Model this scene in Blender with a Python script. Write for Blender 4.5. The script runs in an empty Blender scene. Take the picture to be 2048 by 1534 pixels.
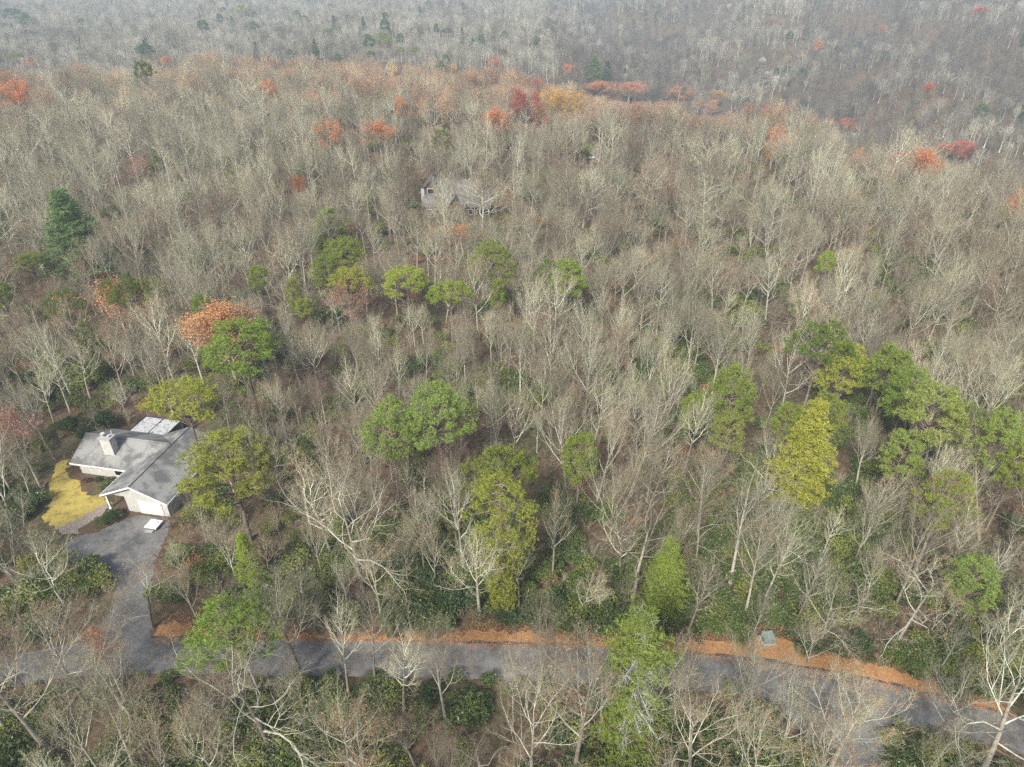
import bpy, math, random
import numpy as np
from mathutils import Vector

S = bpy.context.scene
COL = S.collection
R = math.radians
PI = math.pi

# ------------------------------------------------------------------ camera, light, exposure
CAM_H = 65.0
PITCH = R(32)
cam = bpy.data.cameras.new('camera'); cam.sensor_width = 36; cam.lens = 36 * 1365 / 2048
cam.clip_end = 12000; cam.clip_start = 0.5
co = bpy.data.objects.new('camera', cam); COL.objects.link(co)
co.location = (0, 0, CAM_H); co.rotation_euler = (R(90) - PITCH, 0, 0)
S.camera = co
SUN_EL, SUN_AZ = R(42), R(205)          # azimuth from +Y, clockwise: behind the camera, a little to the left
w = bpy.data.worlds.new('World'); S.world = w; w.use_nodes = True
nt = w.node_tree; bg = nt.nodes['Background']
sky = nt.nodes.new('ShaderNodeTexSky'); sky.sky_type = 'NISHITA'; sky.sun_disc = False
sky.sun_elevation = SUN_EL; sky.sun_rotation = SUN_AZ; sky.air_density = 1.0; sky.dust_density = 4.0; sky.ozone_density = 1.0
nt.links.new(sky.outputs[0], bg.inputs[0]); bg.inputs[1].default_value = 0.11
sl = bpy.data.lights.new('sun', 'SUN'); sl.energy = 3.4; sl.angle = R(9); sl.color = (1.0, 0.955, 0.89)
so = bpy.data.objects.new('sun', sl); COL.objects.link(so)
sd = Vector((math.sin(SUN_AZ) * math.cos(SUN_EL), math.cos(SUN_AZ) * math.cos(SUN_EL), math.sin(SUN_EL)))
so.rotation_euler = sd.to_track_quat('Z', 'Y').to_euler(); so.location = sd * 300
S.view_settings.view_transform = 'Standard'; S.view_settings.look = 'None'
S.view_settings.exposure = 1.25; S.view_settings.gamma = 1
S.render.engine = 'CYCLES'
S.cycles.max_bounces = 4; S.cycles.diffuse_bounces = 2; S.cycles.glossy_bounces = 1; S.cycles.transmission_bounces = 2
S.cycles.volume_bounces = 0; S.cycles.use_denoising = False; S.cycles.transparent_max_bounces = 4
S.cycles.use_adaptive_sampling = False; S.cycles.sample_clamp_indirect = 2.0; S.cycles.sample_clamp_direct = 4.0
S.cycles.pixel_filter_type = 'BLACKMAN_HARRIS'; S.cycles.filter_width = 1.5

# ------------------------------------------------------------------ terrain
def sstep(a, b, x):
    t = np.clip((x - a) / (b - a), 0, 1); return t * t * (3 - 2 * t)
_rs = np.random.RandomState(5)
_W = [(_rs.uniform(0, 2 * PI), _rs.uniform(0, 2 * PI), _rs.uniform(0.7, 1.4)) for _ in range(24)]
def fbm(x, y, wl, k0=0, n=6):
    z = 0; amp = 1; tot = 0
    for i in range(n):
        a, ph, f = _W[(k0 + i) % 24]
        q = 2 * PI / wl * f
        z = z + amp * np.sin((x * math.cos(a) + y * math.sin(a)) * q + ph + 1.3 * np.sin((x * math.sin(a) - y * math.cos(a)) * q * .6 + ph * 2))
        tot += amp
        if i % 2: wl *= .55; amp *= .6
    return z / tot
AZ = [-180, -90, -50, -34.3, -22.5, -12, -1, 6.8, 18.2, 36.1, 60, 90, 180]
DC = [300, 330, 350, 352, 352, 345, 320, 292, 252, 202, 190, 200, 300]
HC = [5, 8, 12, 12.5, 13, 12, 8.5, 6.5, 7.5, 8, 7, 5, 5]
def T(x, y):
    x = np.asarray(x, float); y = np.asarray(y, float)
    r = np.hypot(x, y) + 1e-6; az = np.degrees(np.arctan2(x, y))
    dc = np.interp(az, AZ, DC); hc = np.interp(az, AZ, HC)
    dd = np.maximum(0, r - dc)
    pl = hc * sstep(125, 1, (r * 0 + 1)) if False else hc * sstep(0, 1, (r - 125) / (dc - 125)) - 0.42 * dd * sstep(0, 40, dd)
    nz = fbm(x, y, 90, 0) * 3.0 * sstep(110, 190, r) 
    pl = pl + nz
    h2 = -5 + fbm(x, y, 240, 5) * 9 - .38 * np.maximum(0, x - 35) - .35 * np.maximum(0, 560 - r)
    mt = -107 + .1454 * x + .0718 * y + fbm(x, y, 230, 9) * 30
    mt = np.minimum(mt, 14 + fbm(x, y, 300, 3) * 6) - .3 * np.maximum(0, r - 1250) - 2.0 * np.maximum(0, 90 - x) * sstep(900, 600, y) - 3 * np.maximum(0, 300 - r)
    far = -50 + np.clip((r - 1300) * .055, -300, 190) + fbm(x, y, 900, 12) * 38 * sstep(1000, 1800, r) - .5 * np.maximum(0, 1200 - r)
    k = 6.0
    st = np.stack([pl, h2, mt, far, np.full_like(pl, -95.0)])
    m = st.max(0)
    z = m + k * np.log(np.exp((st - m) / k).sum(0)) 
    z = np.where(r < 260, np.where(r < 120, 0, pl + (z - pl) * sstep(160, 260, r)), z)
    return np.where(r < 190, z * sstep(110, 190, r), z)
SP, CP = math.sin(PITCH), math.cos(PITCH)
def ray(u, v):
    a = (u - 1024) / 1365; b = (767 - v) / 1365
    return np.array((a, CP + b * SP, -SP + b * CP))
_ts = np.concatenate([np.arange(20, 400, .5), np.arange(400, 3500, 3)])
def place(u, v, h=0.0):
    """ground point below the spot where the ray through (u, v) passes h metres above the terrain"""
    d = ray(u, v); hl = math.hypot(d[0], d[1])
    t = _ts / hl
    X = d[0] * t; Y = d[1] * t; Z = CAM_H + d[2] * t - T(X, Y) - h
    i = int(np.argmax(Z < 0)) if (Z < 0).any() else len(t) - 1
    i = max(i, 1)
    f = Z[i - 1] / (Z[i - 1] - Z[i] + 1e-9); f = min(max(f, 0), 1)
    x = X[i - 1] + f * (X[i] - X[i - 1]); y = Y[i - 1] + f * (Y[i] - Y[i - 1])
    return float(x), float(y), float(T(x, y))
def project(x, y, z):
    zz = z - CAM_H
    dep = y * CP - zz * SP; up = y * SP + zz * CP
    return 1024 + 1365 * x / dep, 767 - 1365 * up / dep, dep

# ------------------------------------------------------------------ object helpers
def tag(o, label=None, cat=None, group=None, kind=None):
    if label: o['label'] = label
    if cat: o['category'] = cat
    if group: o['group'] = group
    if kind: o['kind'] = kind
    return o
def empty(name, loc, rz=0, scale=(1, 1, 1)):
    o = bpy.data.objects.new(name, None); COL.objects.link(o); o.empty_display_size = .3
    o.location = loc; o.rotation_euler = (0, 0, rz); o.scale = scale; return o
def mkmesh(name, V, F, mats, midx=None, smooth=False):
    """V (n,3) array, F list/array of equal-size faces or list of arrays"""
    me = bpy.data.meshes.new(name)
    V = np.asarray(V, np.float32).reshape(-1, 3)
    if isinstance(F, np.ndarray): Fs = [F]
    else: Fs = F if len(F) and isinstance(F[0], np.ndarray) else None
    if Fs is None:
        me.from_pydata([tuple(map(float, p)) for p in V], [], [tuple(f) for f in F])
    else:
        tot = np.concatenate([np.full(len(f), f.shape[1], np.int32) for f in Fs])
        loops = np.concatenate([f.astype(np.int32).ravel() for f in Fs])
        me.vertices.add(len(V)); me.vertices.foreach_set('co', V.ravel())
        me.loops.add(len(loops)); me.loops.foreach_set('vertex_index', loops)
        me.polygons.add(len(tot))
        st = np.concatenate([[0], np.cumsum(tot)[:-1]]).astype(np.int32)
        me.polygons.foreach_set('loop_start', st); me.polygons.foreach_set('loop_total', tot)
    for m in (mats if isinstance(mats, (list, tuple)) else [mats]): me.materials.append(m)
    if midx is not None: me.polygons.foreach_set('material_index', np.asarray(midx, np.int32))
    if smooth: me.polygons.foreach_set('use_smooth', np.ones(len(me.polygons), bool))
    me.update(); me.validate()
    return me
def link(name, me, parent=None, loc=(0, 0, 0)):
    o = bpy.data.objects.new(name, me); COL.objects.link(o); o.location = loc
    if parent: o.parent = parent
    return o
class MB:
    """collects boxes, prisms and quads into one mesh"""
    def __init__(s): s.V = []; s.F = []
    def add(s, V, F):
        b = len(s.V); s.V += [tuple(p) for p in V]; s.F += [tuple(i + b for i in f) for f in F]; return s
    def box(s, x0, x1, y0, y1, z0, z1):
        return s.add([(x0, y0, z0), (x1, y0, z0), (x1, y1, z0), (x0, y1, z0), (x0, y0, z1), (x1, y0, z1), (x1, y1, z1), (x0, y1, z1)],
                     [(0, 3, 2, 1), (4, 5, 6, 7), (0, 1, 5, 4), (1, 2, 6, 5), (2, 3, 7, 6), (3, 0, 4, 7)])
    def slab(s, P, th):
        """thick plate: P polygon (list of 3D points, counter-clockwise from above), th thickness downwards"""
        n = len(P); V = list(P) + [(p[0], p[1], p[2] - th) for p in P]
        return s.add(V, [tuple(range(n)), tuple(range(2 * n - 1, n - 1, -1))] + [(i, i + n, (i + 1) % n + n, (i + 1) % n) for i in range(n)])
    def cyl(s, x, y, z0, z1, r0, r1=None, n=12):
        r1 = r0 if r1 is None else r1
        V = [(x + r0 * math.cos(2 * PI * i / n), y + r0 * math.sin(2 * PI * i / n), z0) for i in range(n)] + [(x + r1 * math.cos(2 * PI * i / n), y + r1 * math.sin(2 * PI * i / n), z1) for i in range(n)]
        return s.add(V, [(i, (i + 1) % n, (i + 1) % n + n, i + n) for i in range(n)] + [tuple(range(n - 1, -1, -1)), tuple(range(n, 2 * n))])
    def build(s, name, mat, parent=None, loc=(0, 0, 0), bev=0):
        o = link(name, mkmesh(name, s.V, s.F, mat), parent, loc)
        if bev:
            m = o.modifiers.new('bevel', 'BEVEL'); m.width = bev; m.segments = 2
        return o

# ------------------------------------------------------------------ materials
def mat(name):
    m = bpy.data.materials.new(name); m.use_nodes = True
    n = m.node_tree.nodes; n.clear()
    out = n.new('ShaderNodeOutputMaterial'); b = n.new('ShaderNodeBsdfPrincipled')
    b.inputs['Roughness'].default_value = .85; b.inputs['Specular IOR Level'].default_value = .2
    m.node_tree.links.new(b.outputs[0], out.inputs[0])
    return m, n, m.node_tree.links, b, out
def ramp(n, L, fac, stops, interp='LINEAR'):
    r = n.new('ShaderNodeValToRGB'); r.color_ramp.interpolation = interp
    e = r.color_ramp.elements
    while len(e) > 1: e.remove(e[0])
    e[0].position = stops[0][0]; e[0].color = (*stops[0][1], 1)
    for p, c in stops[1:]:
        q = e.new(p); q.color = (*c, 1)
    L.new(fac, r.inputs[0]); return r
def noise(n, L, scale, detail=4, rough=.6, coord='Object', vec=None, dist=0):
    t = n.new('ShaderNodeTexNoise'); t.inputs['Scale'].default_value = scale; t.inputs['Detail'].default_value = detail
    t.inputs['Roughness'].default_value = rough; t.inputs['Distortion'].default_value = dist
    if vec is None:
        if coord == 'World': g = n.new('ShaderNodeNewGeometry'); vec = g.outputs['Position']
        else: g = n.new('ShaderNodeTexCoord'); vec = g.outputs[coord]
    L.new(vec, t.inputs['Vector']); return t
def mix(n, L, a, b, fac, mode='MIX'):
    m = n.new('ShaderNodeMix'); m.data_type = 'RGBA'; m.blend_type = mode
    for s, v in ((m.inputs[6], a), (m.inputs[7], b), (m.inputs[0], fac)):
        if hasattr(v, 'links') or isinstance(v, bpy.types.NodeSocket): L.new(v, s)
        elif isinstance(v, tuple): s.default_value = (*v, 1)
        else: s.default_value = v
    return m.outputs[2]
def bark_mat(name, stops, lo=.7, hi=1.2):
    m, n, L, b, o = mat(name)
    oi = n.new('ShaderNodeObjectInfo')
    # a patch of woodland shares its bark tone: a low noise over the world, plus the tree's own random
    wn = noise(n, L, .011, 2, .5, 'World')
    ad = n.new('ShaderNodeMath'); ad.operation = 'MULTIPLY_ADD'; L.new(wn.outputs[0], ad.inputs[0]); ad.inputs[1].default_value = 1.1
    mu = n.new('ShaderNodeMath'); mu.operation = 'MULTIPLY_ADD'; L.new(oi.outputs['Random'], mu.inputs[0]); mu.inputs[1].default_value = .62; mu.inputs[2].default_value = -.36
    L.new(mu.outputs[0], ad.inputs[2])
    r = ramp(n, L, ad.outputs[0], stops)
    t = noise(n, L, 1.6, 3, .7)
    r2 = ramp(n, L, t.outputs[0], [(.3, (lo,) * 3), (.7, (hi,) * 3)])
    c_ = mix(n, L, r.outputs[0], r2.outputs[0], 1.0, 'MULTIPLY')
    m5 = n.new('ShaderNodeMath'); m5.operation = 'MULTIPLY'; L.new(oi.outputs['Random'], m5.inputs[0]); m5.inputs[1].default_value = 7.31
    f5 = n.new('ShaderNodeMath'); f5.operation = 'FRACT'; L.new(m5.outputs[0], f5.inputs[0])
    r5 = ramp(n, L, f5.outputs[0], [(0, (.62, .60, .60)), (.5, (.95, .95, .95)), (1, (1.3, 1.3, 1.25))])
    L.new(mix(n, L, c_, r5.outputs[0], 1.0, 'MULTIPLY'), b.inputs['Base Color'])
    b.inputs['Roughness'].default_value = .95; b.inputs['Specular IOR Level'].default_value = .05
    return m
M_bark = bark_mat('pale_bark', [(0.0, (.24, .21, .165)), (.3, (.34, .33, .26)), (.55, (.42, .43, .335)), (.8, (.53, .53, .43)), (1, (.60, .59, .50))], .6, 1.25)
M_twig = bark_mat('twig_bark', [(0.0, (.19, .125, .09)), (.25, (.22, .175, .125)), (.5, (.25, .235, .16)), (.8, (.34, .32, .22)), (1, (.30, .235, .165))], .8, 1.2)
M_trunkb = bark_mat('trunk_bark', [(0.0, (.15, .12, .095)), (.4, (.25, .23, .18)), (.7, (.34, .33, .27)), (1, (.42, .39, .32))], .5, 1.2)
M_pbark = bark_mat('pine_bark', [(0.0, (.12, .085, .065)), (.5, (.19, .145, .12)), (1, (.24, .2, .17))], .6, 1.2)

M_farb = bark_mat('lit_far_bark', [(0.0, (.20, .18, .15)), (.35, (.26, .25, .205)), (.65, (.32, .31, .25)), (1, (.38, .37, .30))], .85, 1.12)
M_fard = bark_mat('shaded_far_bark', [(0.0, (.085, .07, .06)), (.35, (.12, .105, .088)), (.65, (.155, .14, .115)), (1, (.20, .185, .15))], .85, 1.12)  # darker copy of the far bark, shade of mountain and hollows in its colour
def leaf_mat(name, a, b_, scale=.9, use_obj=True, trans=.3, spec=.2, rough=.6):
    m, n, L, b, out = mat(name)
    t = noise(n, L, scale, 3, .7)
    r = ramp(n, L, t.outputs[0], [(.32, a), (.68, b_)])
    c = r.outputs[0]
    if use_obj:
        oi = n.new('ShaderNodeObjectInfo')
        c = mix(n, L, c, oi.outputs['Color'], 1.0, 'MULTIPLY')
    gm = n.new('ShaderNodeNewGeometry')
    rr = ramp(n, L, gm.outputs['Random Per Island'], [(0, (.72,) * 3), (1, (1.3,) * 3)])
    c = mix(n, L, c, rr.outputs[0], 1.0, 'MULTIPLY')
    L.new(c, b.inputs['Base Color']); b.inputs['Roughness'].default_value = rough; b.inputs['Specular IOR Level'].default_value = spec
    tr = n.new('ShaderNodeBsdfTranslucent'); L.new(c, tr.inputs[0])
    ms = n.new('ShaderNodeMixShader'); ms.inputs[0].default_value = trans
    L.new(b.outputs[0], ms.inputs[1]); L.new(tr.outputs[0], ms.inputs[2]); L.new(ms.outputs[0], out.inputs[0])
    return m
M_needle = leaf_mat('pine_needles', (.70, .74, .55), (1.0, 1.0, 1.0), .8)
M_autumn = leaf_mat('autumn_leaves', (.75, .7, .7), (1.0, 1.0, 1.0), .7)
M_rhodo = leaf_mat('evergreen_leaves', (.045, .07, .02), (.105, .14, .035), .5, False, .15, .45, .4)
M_rhodo2 = leaf_mat('laurel_leaves', (.08, .115, .03), (.16, .19, .05), .5, False, .2, .3, .5)
M_shrubleaf = leaf_mat('shrub_leaves', (.7, .7, .7), (1, 1, 1), .8, True, .2, .35, .45)
M_brownleaf = leaf_mat('dry_leaves', (.24, .12, .055), (.34, .19, .09), .5, False, .3)

def ground_mat():
    m, n, L, b, o = mat('leaf_litter_ground')
    t1 = noise(n, L, .09, 5, .6, 'World'); t2 = noise(n, L, 1.3, 5, .75, 'World'); t3 = noise(n, L, .028, 3, .5, 'World')
    c1 = ramp(n, L, t2.outputs[0], [(.28, (.035, .025, .016)), (.5, (.09, .06, .038)), (.72, (.17, .11, .07))])
    c2 = ramp(n, L, t2.outputs[0], [(.3, (.03, .032, .016)), (.7, (.10, .10, .045))])
    f = ramp(n, L, t1.outputs[0], [(.45, (0, 0, 0)), (.65, (1, 1, 1))])
    c = mix(n, L, c1.outputs[0], c2.outputs[0], f.outputs[0])
    L.new(c, b.inputs['Base Color']); b.inputs['Roughness'].default_value = 1
    bp = n.new('ShaderNodeBump'); bp.inputs['Strength'].default_value = .6; bp.inputs['Distance'].default_value = .25
    L.new(t2.outputs[0], bp.inputs['Height']); L.new(bp.outputs[0], b.inputs['Normal'])
    return m
def simple(name, stops, scale=2, detail=5, rough=.9, coord='World', bump=0, spec=.2, dist=0):
    m, n, L, b, o = mat(name)
    t = noise(n, L, scale, detail, .7, coord, dist=dist)
    r = ramp(n, L, t.outputs[0], stops); L.new(r.outputs[0], b.inputs['Base Color'])
    b.inputs['Roughness'].default_value = rough; b.inputs['Specular IOR Level'].default_value = spec
    if bump:
        bp = n.new('ShaderNodeBump'); bp.inputs['Strength'].default_value = .5; bp.inputs['Distance'].default_value = bump
        L.new(t.outputs[0], bp.inputs['Height']); L.new(bp.outputs[0], b.inputs['Normal'])
    return m
M_ground = ground_mat()
def asphalt(name, lo, hi):
    m, n, L, b, o = mat(name)
    t = noise(n, L, 1.1, 8, .75, 'World'); r = ramp(n, L, t.outputs[0], [(.3, lo), (.7, hi)])
    t2 = noise(n, L, .35, 5, .7, 'World'); r2 = ramp(n, L, t2.outputs[0], [(.38, (.66, .66, .66)), (.5, (1, 1, .99)), (.62, (1.28, 1.27, 1.22))])
    c = mix(n, L, r.outputs[0], r2.outputs[0], 1, 'MULTIPLY')
    t3 = noise(n, L, 9, 2, .6, 'World'); f = ramp(n, L, t3.outputs[0], [(.66, (0, 0, 0)), (.72, (1, 1, 1))])
    c = mix(n, L, c, (.20, .12, .07), f.outputs[0])       # stray fallen leaves
    L.new(c, b.inputs['Base Color']); b.inputs['Roughness'].default_value = .9
    return m
M_asph = asphalt('worn_asphalt', (.092, .093, .089), (.15, .15, .143))
M_drive = asphalt('driveway_asphalt', (.095, .096, .094), (.15, .151, .147))
M_verge = simple('leafy_verge', [(.25, (.12, .07, .04)), (.40, (.24, .125, .06)), (.50, (.36, .19, .085)), (.56, (.22, .16, .06)), (.64, (.34, .20, .09)), (.75, (.16, .10, .06))], 1.6, 6, 1)
M_lawn = simple('mossy_lawn', [(.3, (.12, .11, .04)), (.42, (.22, .18, .05)), (.52, (.33, .26, .06)), (.6, (.26, .22, .07)), (.72, (.22, .15, .07))], .55, 9, 1)
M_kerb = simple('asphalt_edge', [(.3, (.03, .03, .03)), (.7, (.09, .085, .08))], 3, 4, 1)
M_path = simple('gravel_path', [(.3, (.16, .13, .11)), (.7, (.30, .26, .22))], 3, 5, 1)
def siding(name, col, dark, sc=3.2):
    m, n, L, b, o = mat(name)
    tc = n.new('ShaderNodeTexCoord'); sx = n.new('ShaderNodeSeparateXYZ'); L.new(tc.outputs['Object'], sx.inputs[0])
    ad = n.new('ShaderNodeMath'); ad.operation = 'ADD'; L.new(sx.outputs[0], ad.inputs[0]); L.new(sx.outputs[1], ad.inputs[1])
    mu = n.new('ShaderNodeMath'); mu.operation = 'MULTIPLY'; L.new(ad.outputs[0], mu.inputs[0]); mu.inputs[1].default_value = sc
    fr = n.new('ShaderNodeMath'); fr.operation = 'FRACT'; L.new(mu.outputs[0], fr.inputs[0])
    r = ramp(n, L, fr.outputs[0], [(0, dark), (.12, dark), (.2, col), (1, col)])
    t = noise(n, L, 1.5, 4, .6); r2 = ramp(n, L, t.outputs[0], [(.3, (.82, .82, .8)), (.7, (1.05, 1.05, 1.05))])
    L.new(mix(n, L, r.outputs[0], r2.outputs[0], 1, 'MULTIPLY'), b.inputs['Base Color'])
    return m
M_siding = siding('cream_siding', (.41, .41, .38), (.29, .29, .27))
M_trim = simple('white_trim', [(.3, (.48, .48, .46)), (.7, (.62, .62, .60))], 3, 3, .6, 'Object')
M_white = simple('white_paint', [(.3, (.40, .41, .42)), (.7, (.53, .54, .55))], 2, 4, .5, 'Object')
def shingle(name, base, hi, stain, tiles=True):
    m, n, L, b, o = mat(name)
    t = noise(n, L, 7, 4, .7); r = ramp(n, L, t.outputs[0], [(.3, base), (.7, hi)])
    t2 = noise(n, L, .35, 5, .65); f = ramp(n, L, t2.outputs[0], [(.42, (0, 0, 0)), (.56, (1, 1, 1))])
    c = mix(n, L, r.outputs[0], stain, f.outputs[0])
    t3 = noise(n, L, 5, 3, .6, dist=1); f3 = ramp(n, L, t3.outputs[0], [(.64, (0, 0, 0)), (.70, (1, 1, 1))])
    t4 = noise(n, L, .5, 2, .5); f4 = ramp(n, L, t4.outputs[0], [(.45, (0, 0, 0)), (.6, (1, 1, 1))])
    mm = n.new('ShaderNodeMath'); mm.operation = 'MULTIPLY'; L.new(f3.outputs[0], mm.inputs[0]); L.new(f4.outputs[0], mm.inputs[1])
    c = mix(n, L, c, (.27, .19, .10), mm.outputs[0])
    br = n.new('ShaderNodeTexWave'); br.wave_type = 'BANDS'; br.bands_direction = 'Z'; br.inputs['Scale'].default_value = 2.2; br.inputs['Distortion'].default_value = 1; br.inputs['Detail Scale'].default_value = 4
    tc = n.new('ShaderNodeTexCoord'); L.new(tc.outputs['Object'], br.inputs['Vector'])
    r5 = ramp(n, L, br.outputs[0], [(0, (.84,) * 3), (.3, (1.03,) * 3)])
    c = mix(n, L, c, r5.outputs[0], 1, 'MULTIPLY')
    L.new(c, b.inputs['Base Color']); b.inputs['Roughness'].default_value = .9
    return m
M_roof = shingle('grey_shingles', (.17, .175, .165), (.235, .24, .225), (.10, .10, .098))
M_roof2 = shingle('brown_grey_shingles', (.11, .105, .098), (.165, .155, .145), (.08, .075, .07))
M_porchroof = simple('pale_porch_roofing', [(.36, (.12, .12, .10)), (.46, (.30, .31, .31)), (.56, (.40, .41, .43)), (.64, (.20, .18, .14))], 2.2, 5, .7, 'Object')
M_glass, _n, _L, _b, _o = mat('dark_glass'); _b.inputs['Base Color'].default_value = (.012, .014, .016, 1); _b.inputs['Roughness'].default_value = .12; _b.inputs['Specular IOR Level'].default_value = .5
M_metal = simple('grey_metal', [(.3, (.28, .28, .28)), (.7, (.45, .45, .45))], 4, 3, .5, 'Object')
M_soot = simple('dark_metal', [(.3, (.02, .02, .02)), (.7, (.05, .05, .05))], 4, 3, .6, 'Object')
M_boxg = simple('weathered_green_metal', [(.3, (.09, .12, .10)), (.5, (.15, .19, .16)), (.7, (.23, .26, .23))], 5, 5, .6, 'Object')
M_conc = simple('concrete', [(.3, (.22, .22, .20)), (.7, (.34, .33, .31))], 3, 4, .9, 'Object')
M_brown = siding('brown_siding', (.10, .07, .05), (.06, .04, .03))
M_rock = simple('pale_rock', [(.3, (.14, .13, .12)), (.7, (.36, .34, .31))], .6, 5, .9, 'Object')
M_tyre = simple('tyre_rubber', [(.3, (.015,) * 3), (.7, (.03,) * 3)], 4, 2, .9, 'Object')

# ------------------------------------------------------------------ ground, road, verge, lawn
def ground():
    ang = np.concatenate([np.arange(-180, -50, 4), np.arange(-50, 50.1, .5), np.arange(54, 180, 4)])
    rr = [0.0]; r = 6.0
    while r < 4300: rr.append(r); r *= 1.022
    rr = np.array(rr[1:]); na, nr = len(ang), len(rr)
    A, Q = np.meshgrid(np.radians(ang), rr, indexing='ij')
    X = np.sin(A) * Q; Y = np.cos(A) * Q; Z = T(X, Y)
    V = np.stack([X, Y, Z], -1).reshape(-1, 3); V = np.vstack([V, [[0, 0, 0]]])
    i, j = np.meshgrid(np.arange(na), np.arange(nr - 1), indexing='ij'); i2 = (i + 1) % na
    F = np.stack([i * nr + j, i * nr + j + 1, i2 * nr + j + 1, i2 * nr + j], -1).reshape(-1, 4)
    ii = np.arange(na); F3 = np.stack([np.full(na, na * nr), ii * nr, ((ii + 1) % na) * nr], -1)
    o = link('ground', mkmesh('ground', V, [F[:, ::-1].copy(), F3[:, ::-1].copy()], M_ground, smooth=True))
    tag(o, 'brown leaf-littered forest floor and hills', kind='structure')
ground()
RX = [-120, -85, -62, -46, -39, -20, -1.3, 10, 19, 28, 38, 51, 66, 90, 120]
RY = [16, 35, 46.0, 49.9, 50.0, 49.7, 49.2, 48.9, 48.1, 46.9, 44.8, 40.6, 34, 21, 3]
_xs = np.arange(-120, 120.1, .5); _ys = np.interp(_xs, RX, RY)
_kk = np.hanning(29); _kk /= _kk.sum(); _ys = np.convolve(np.pad(_ys, 14, 'edge'), _kk, 'valid')
def yU(x): return np.interp(x, _xs, _ys)
ROADW = 4.5
def sheet(name, P, z, m, label=None, rag=.18):
    rq = np.random.RandomState(len(P)); Q = []
    for i in range(len(P)):
        a, b = np.array(P[i]), np.array(P[(i + 1) % len(P)]); n = max(1, int(np.linalg.norm(b - a) / .45))
        for k in range(n): Q.append(tuple(a + (b - a) * k / n + rq.normal(0, rag * .5, 2)))
    P = Q
    b = MB(); b.add([(x, y, z) for x, y in P], [tuple(range(len(P)))]); o = b.build(name, m)
    bm_tri(o); return tag(o, label, kind='structure')
def bm_tri(o):
    import bmesh
    bm = bmesh.new(); bm.from_mesh(o.data); bmesh.ops.triangulate(bm, faces=bm.faces[:])
    for f in bm.faces:
        if f.normal.z < 0: f.normal_flip()
    bm.to_mesh(o.data); bm.free()
def ribbon(xs, ya, yb, z, name, m, label):
    V = []; F = []
    for i, x in enumerate(xs):
        V += [(x, ya[i], z), (x, yb[i], z)]
        if i: F.append((2 * i - 2, 2 * i - 1, 2 * i + 1, 2 * i))
    o = link(name, mkmesh(name, V, F, m)); bm_tri(o); return tag(o, label, kind='structure')
rj = np.random.RandomState(3)
def jag(n, a, k=5):
    q = rj.uniform(-a, a, n); ker = np.hanning(k + 2)[1:-1]; ker /= ker.sum(); return np.convolve(np.pad(q, k // 2, 'edge'), ker, 'valid')[:n] * 1.6
xs = np.arange(-100, 100.1, .5); n_ = len(xs)
ribbon(xs, yU(xs) - ROADW + jag(n_, .12), yU(xs) + jag(n_, .12), .020, 'road', M_asph, 'worn grey asphalt road crossing the woods')
x2 = np.arange(-112, 110, .35)
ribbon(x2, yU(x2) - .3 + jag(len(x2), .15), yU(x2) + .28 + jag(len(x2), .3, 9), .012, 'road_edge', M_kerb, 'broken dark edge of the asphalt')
x3 = np.arange(-40.5, 52, .3)
vw = 1.35 + 1.2 * np.clip(np.interp(x3, [-41, -36, -25, -6, -2, 3, 8, 15, 20, 26, 29, 33, 40, 46, 52], [1.4, 1.9, .8, .7, 2.4, 1.4, .9, .9, 1.6, 2.2, 3.2, 2.2, 2.4, .9, .7]) - 1.4, -1, 3) + jag(len(x3), .55, 3) + jag(len(x3), .7, 15)
ribbon(x3, yU(x3) + .0 * x3, yU(x3) + vw, .008, 'verge', M_verge, 'orange leaf-strewn verge above the road')
x4 = np.arange(23.5, 25.6, .3)
ribbon(x4, yU(x4) - ROADW - .8 + jag(len(x4), .5, 7), yU(x4) - ROADW + .3, .008, 'verge', M_verge, 'narrow verge below the road')
SIDE = [(24.5, 44.2), (27.5, 41.5), (29.2, 38), (29.4, 30), (28.5, 18), (27, 4), (33, 4), (34.5, 18), (35.3, 30), (35.8, 36.5), (38.5, 40.4), (44, 40.4), (40, 42)]
sheet('side_road', SIDE, .016, M_asph, 'side road joining the road at bottom right')
sheet('verge', [(35.3, 30), (35.8, 36.5), (38.3, 40.3), (39.0, 38.5), (37.6, 36.0), (37.2, 30), (36, 18), (34.5, 18)], .010, M_verge, 'orange leaf patch beside the side road')
DRIVE = [(-58.3, 62.6), (-58.0, 65.4), (-56.8, 66.2), (-55.2, 66.6), (-53.8, 68.2), (-51.5, 69.9), (-46.3, 69.1), (-45.9, 66), (-45.2, 61), (-43.0, 55), (-40.6, 49.8), (-39.2, 48.2), (-49, 48.2), (-47.4, 50.2), (-47.0, 54), (-48.8, 58.5), (-51.2, 60.4), (-55, 60.9)]
sheet('driveway', DRIVE, .024, M_drive, 'smooth grey asphalt driveway up to the house')

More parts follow.
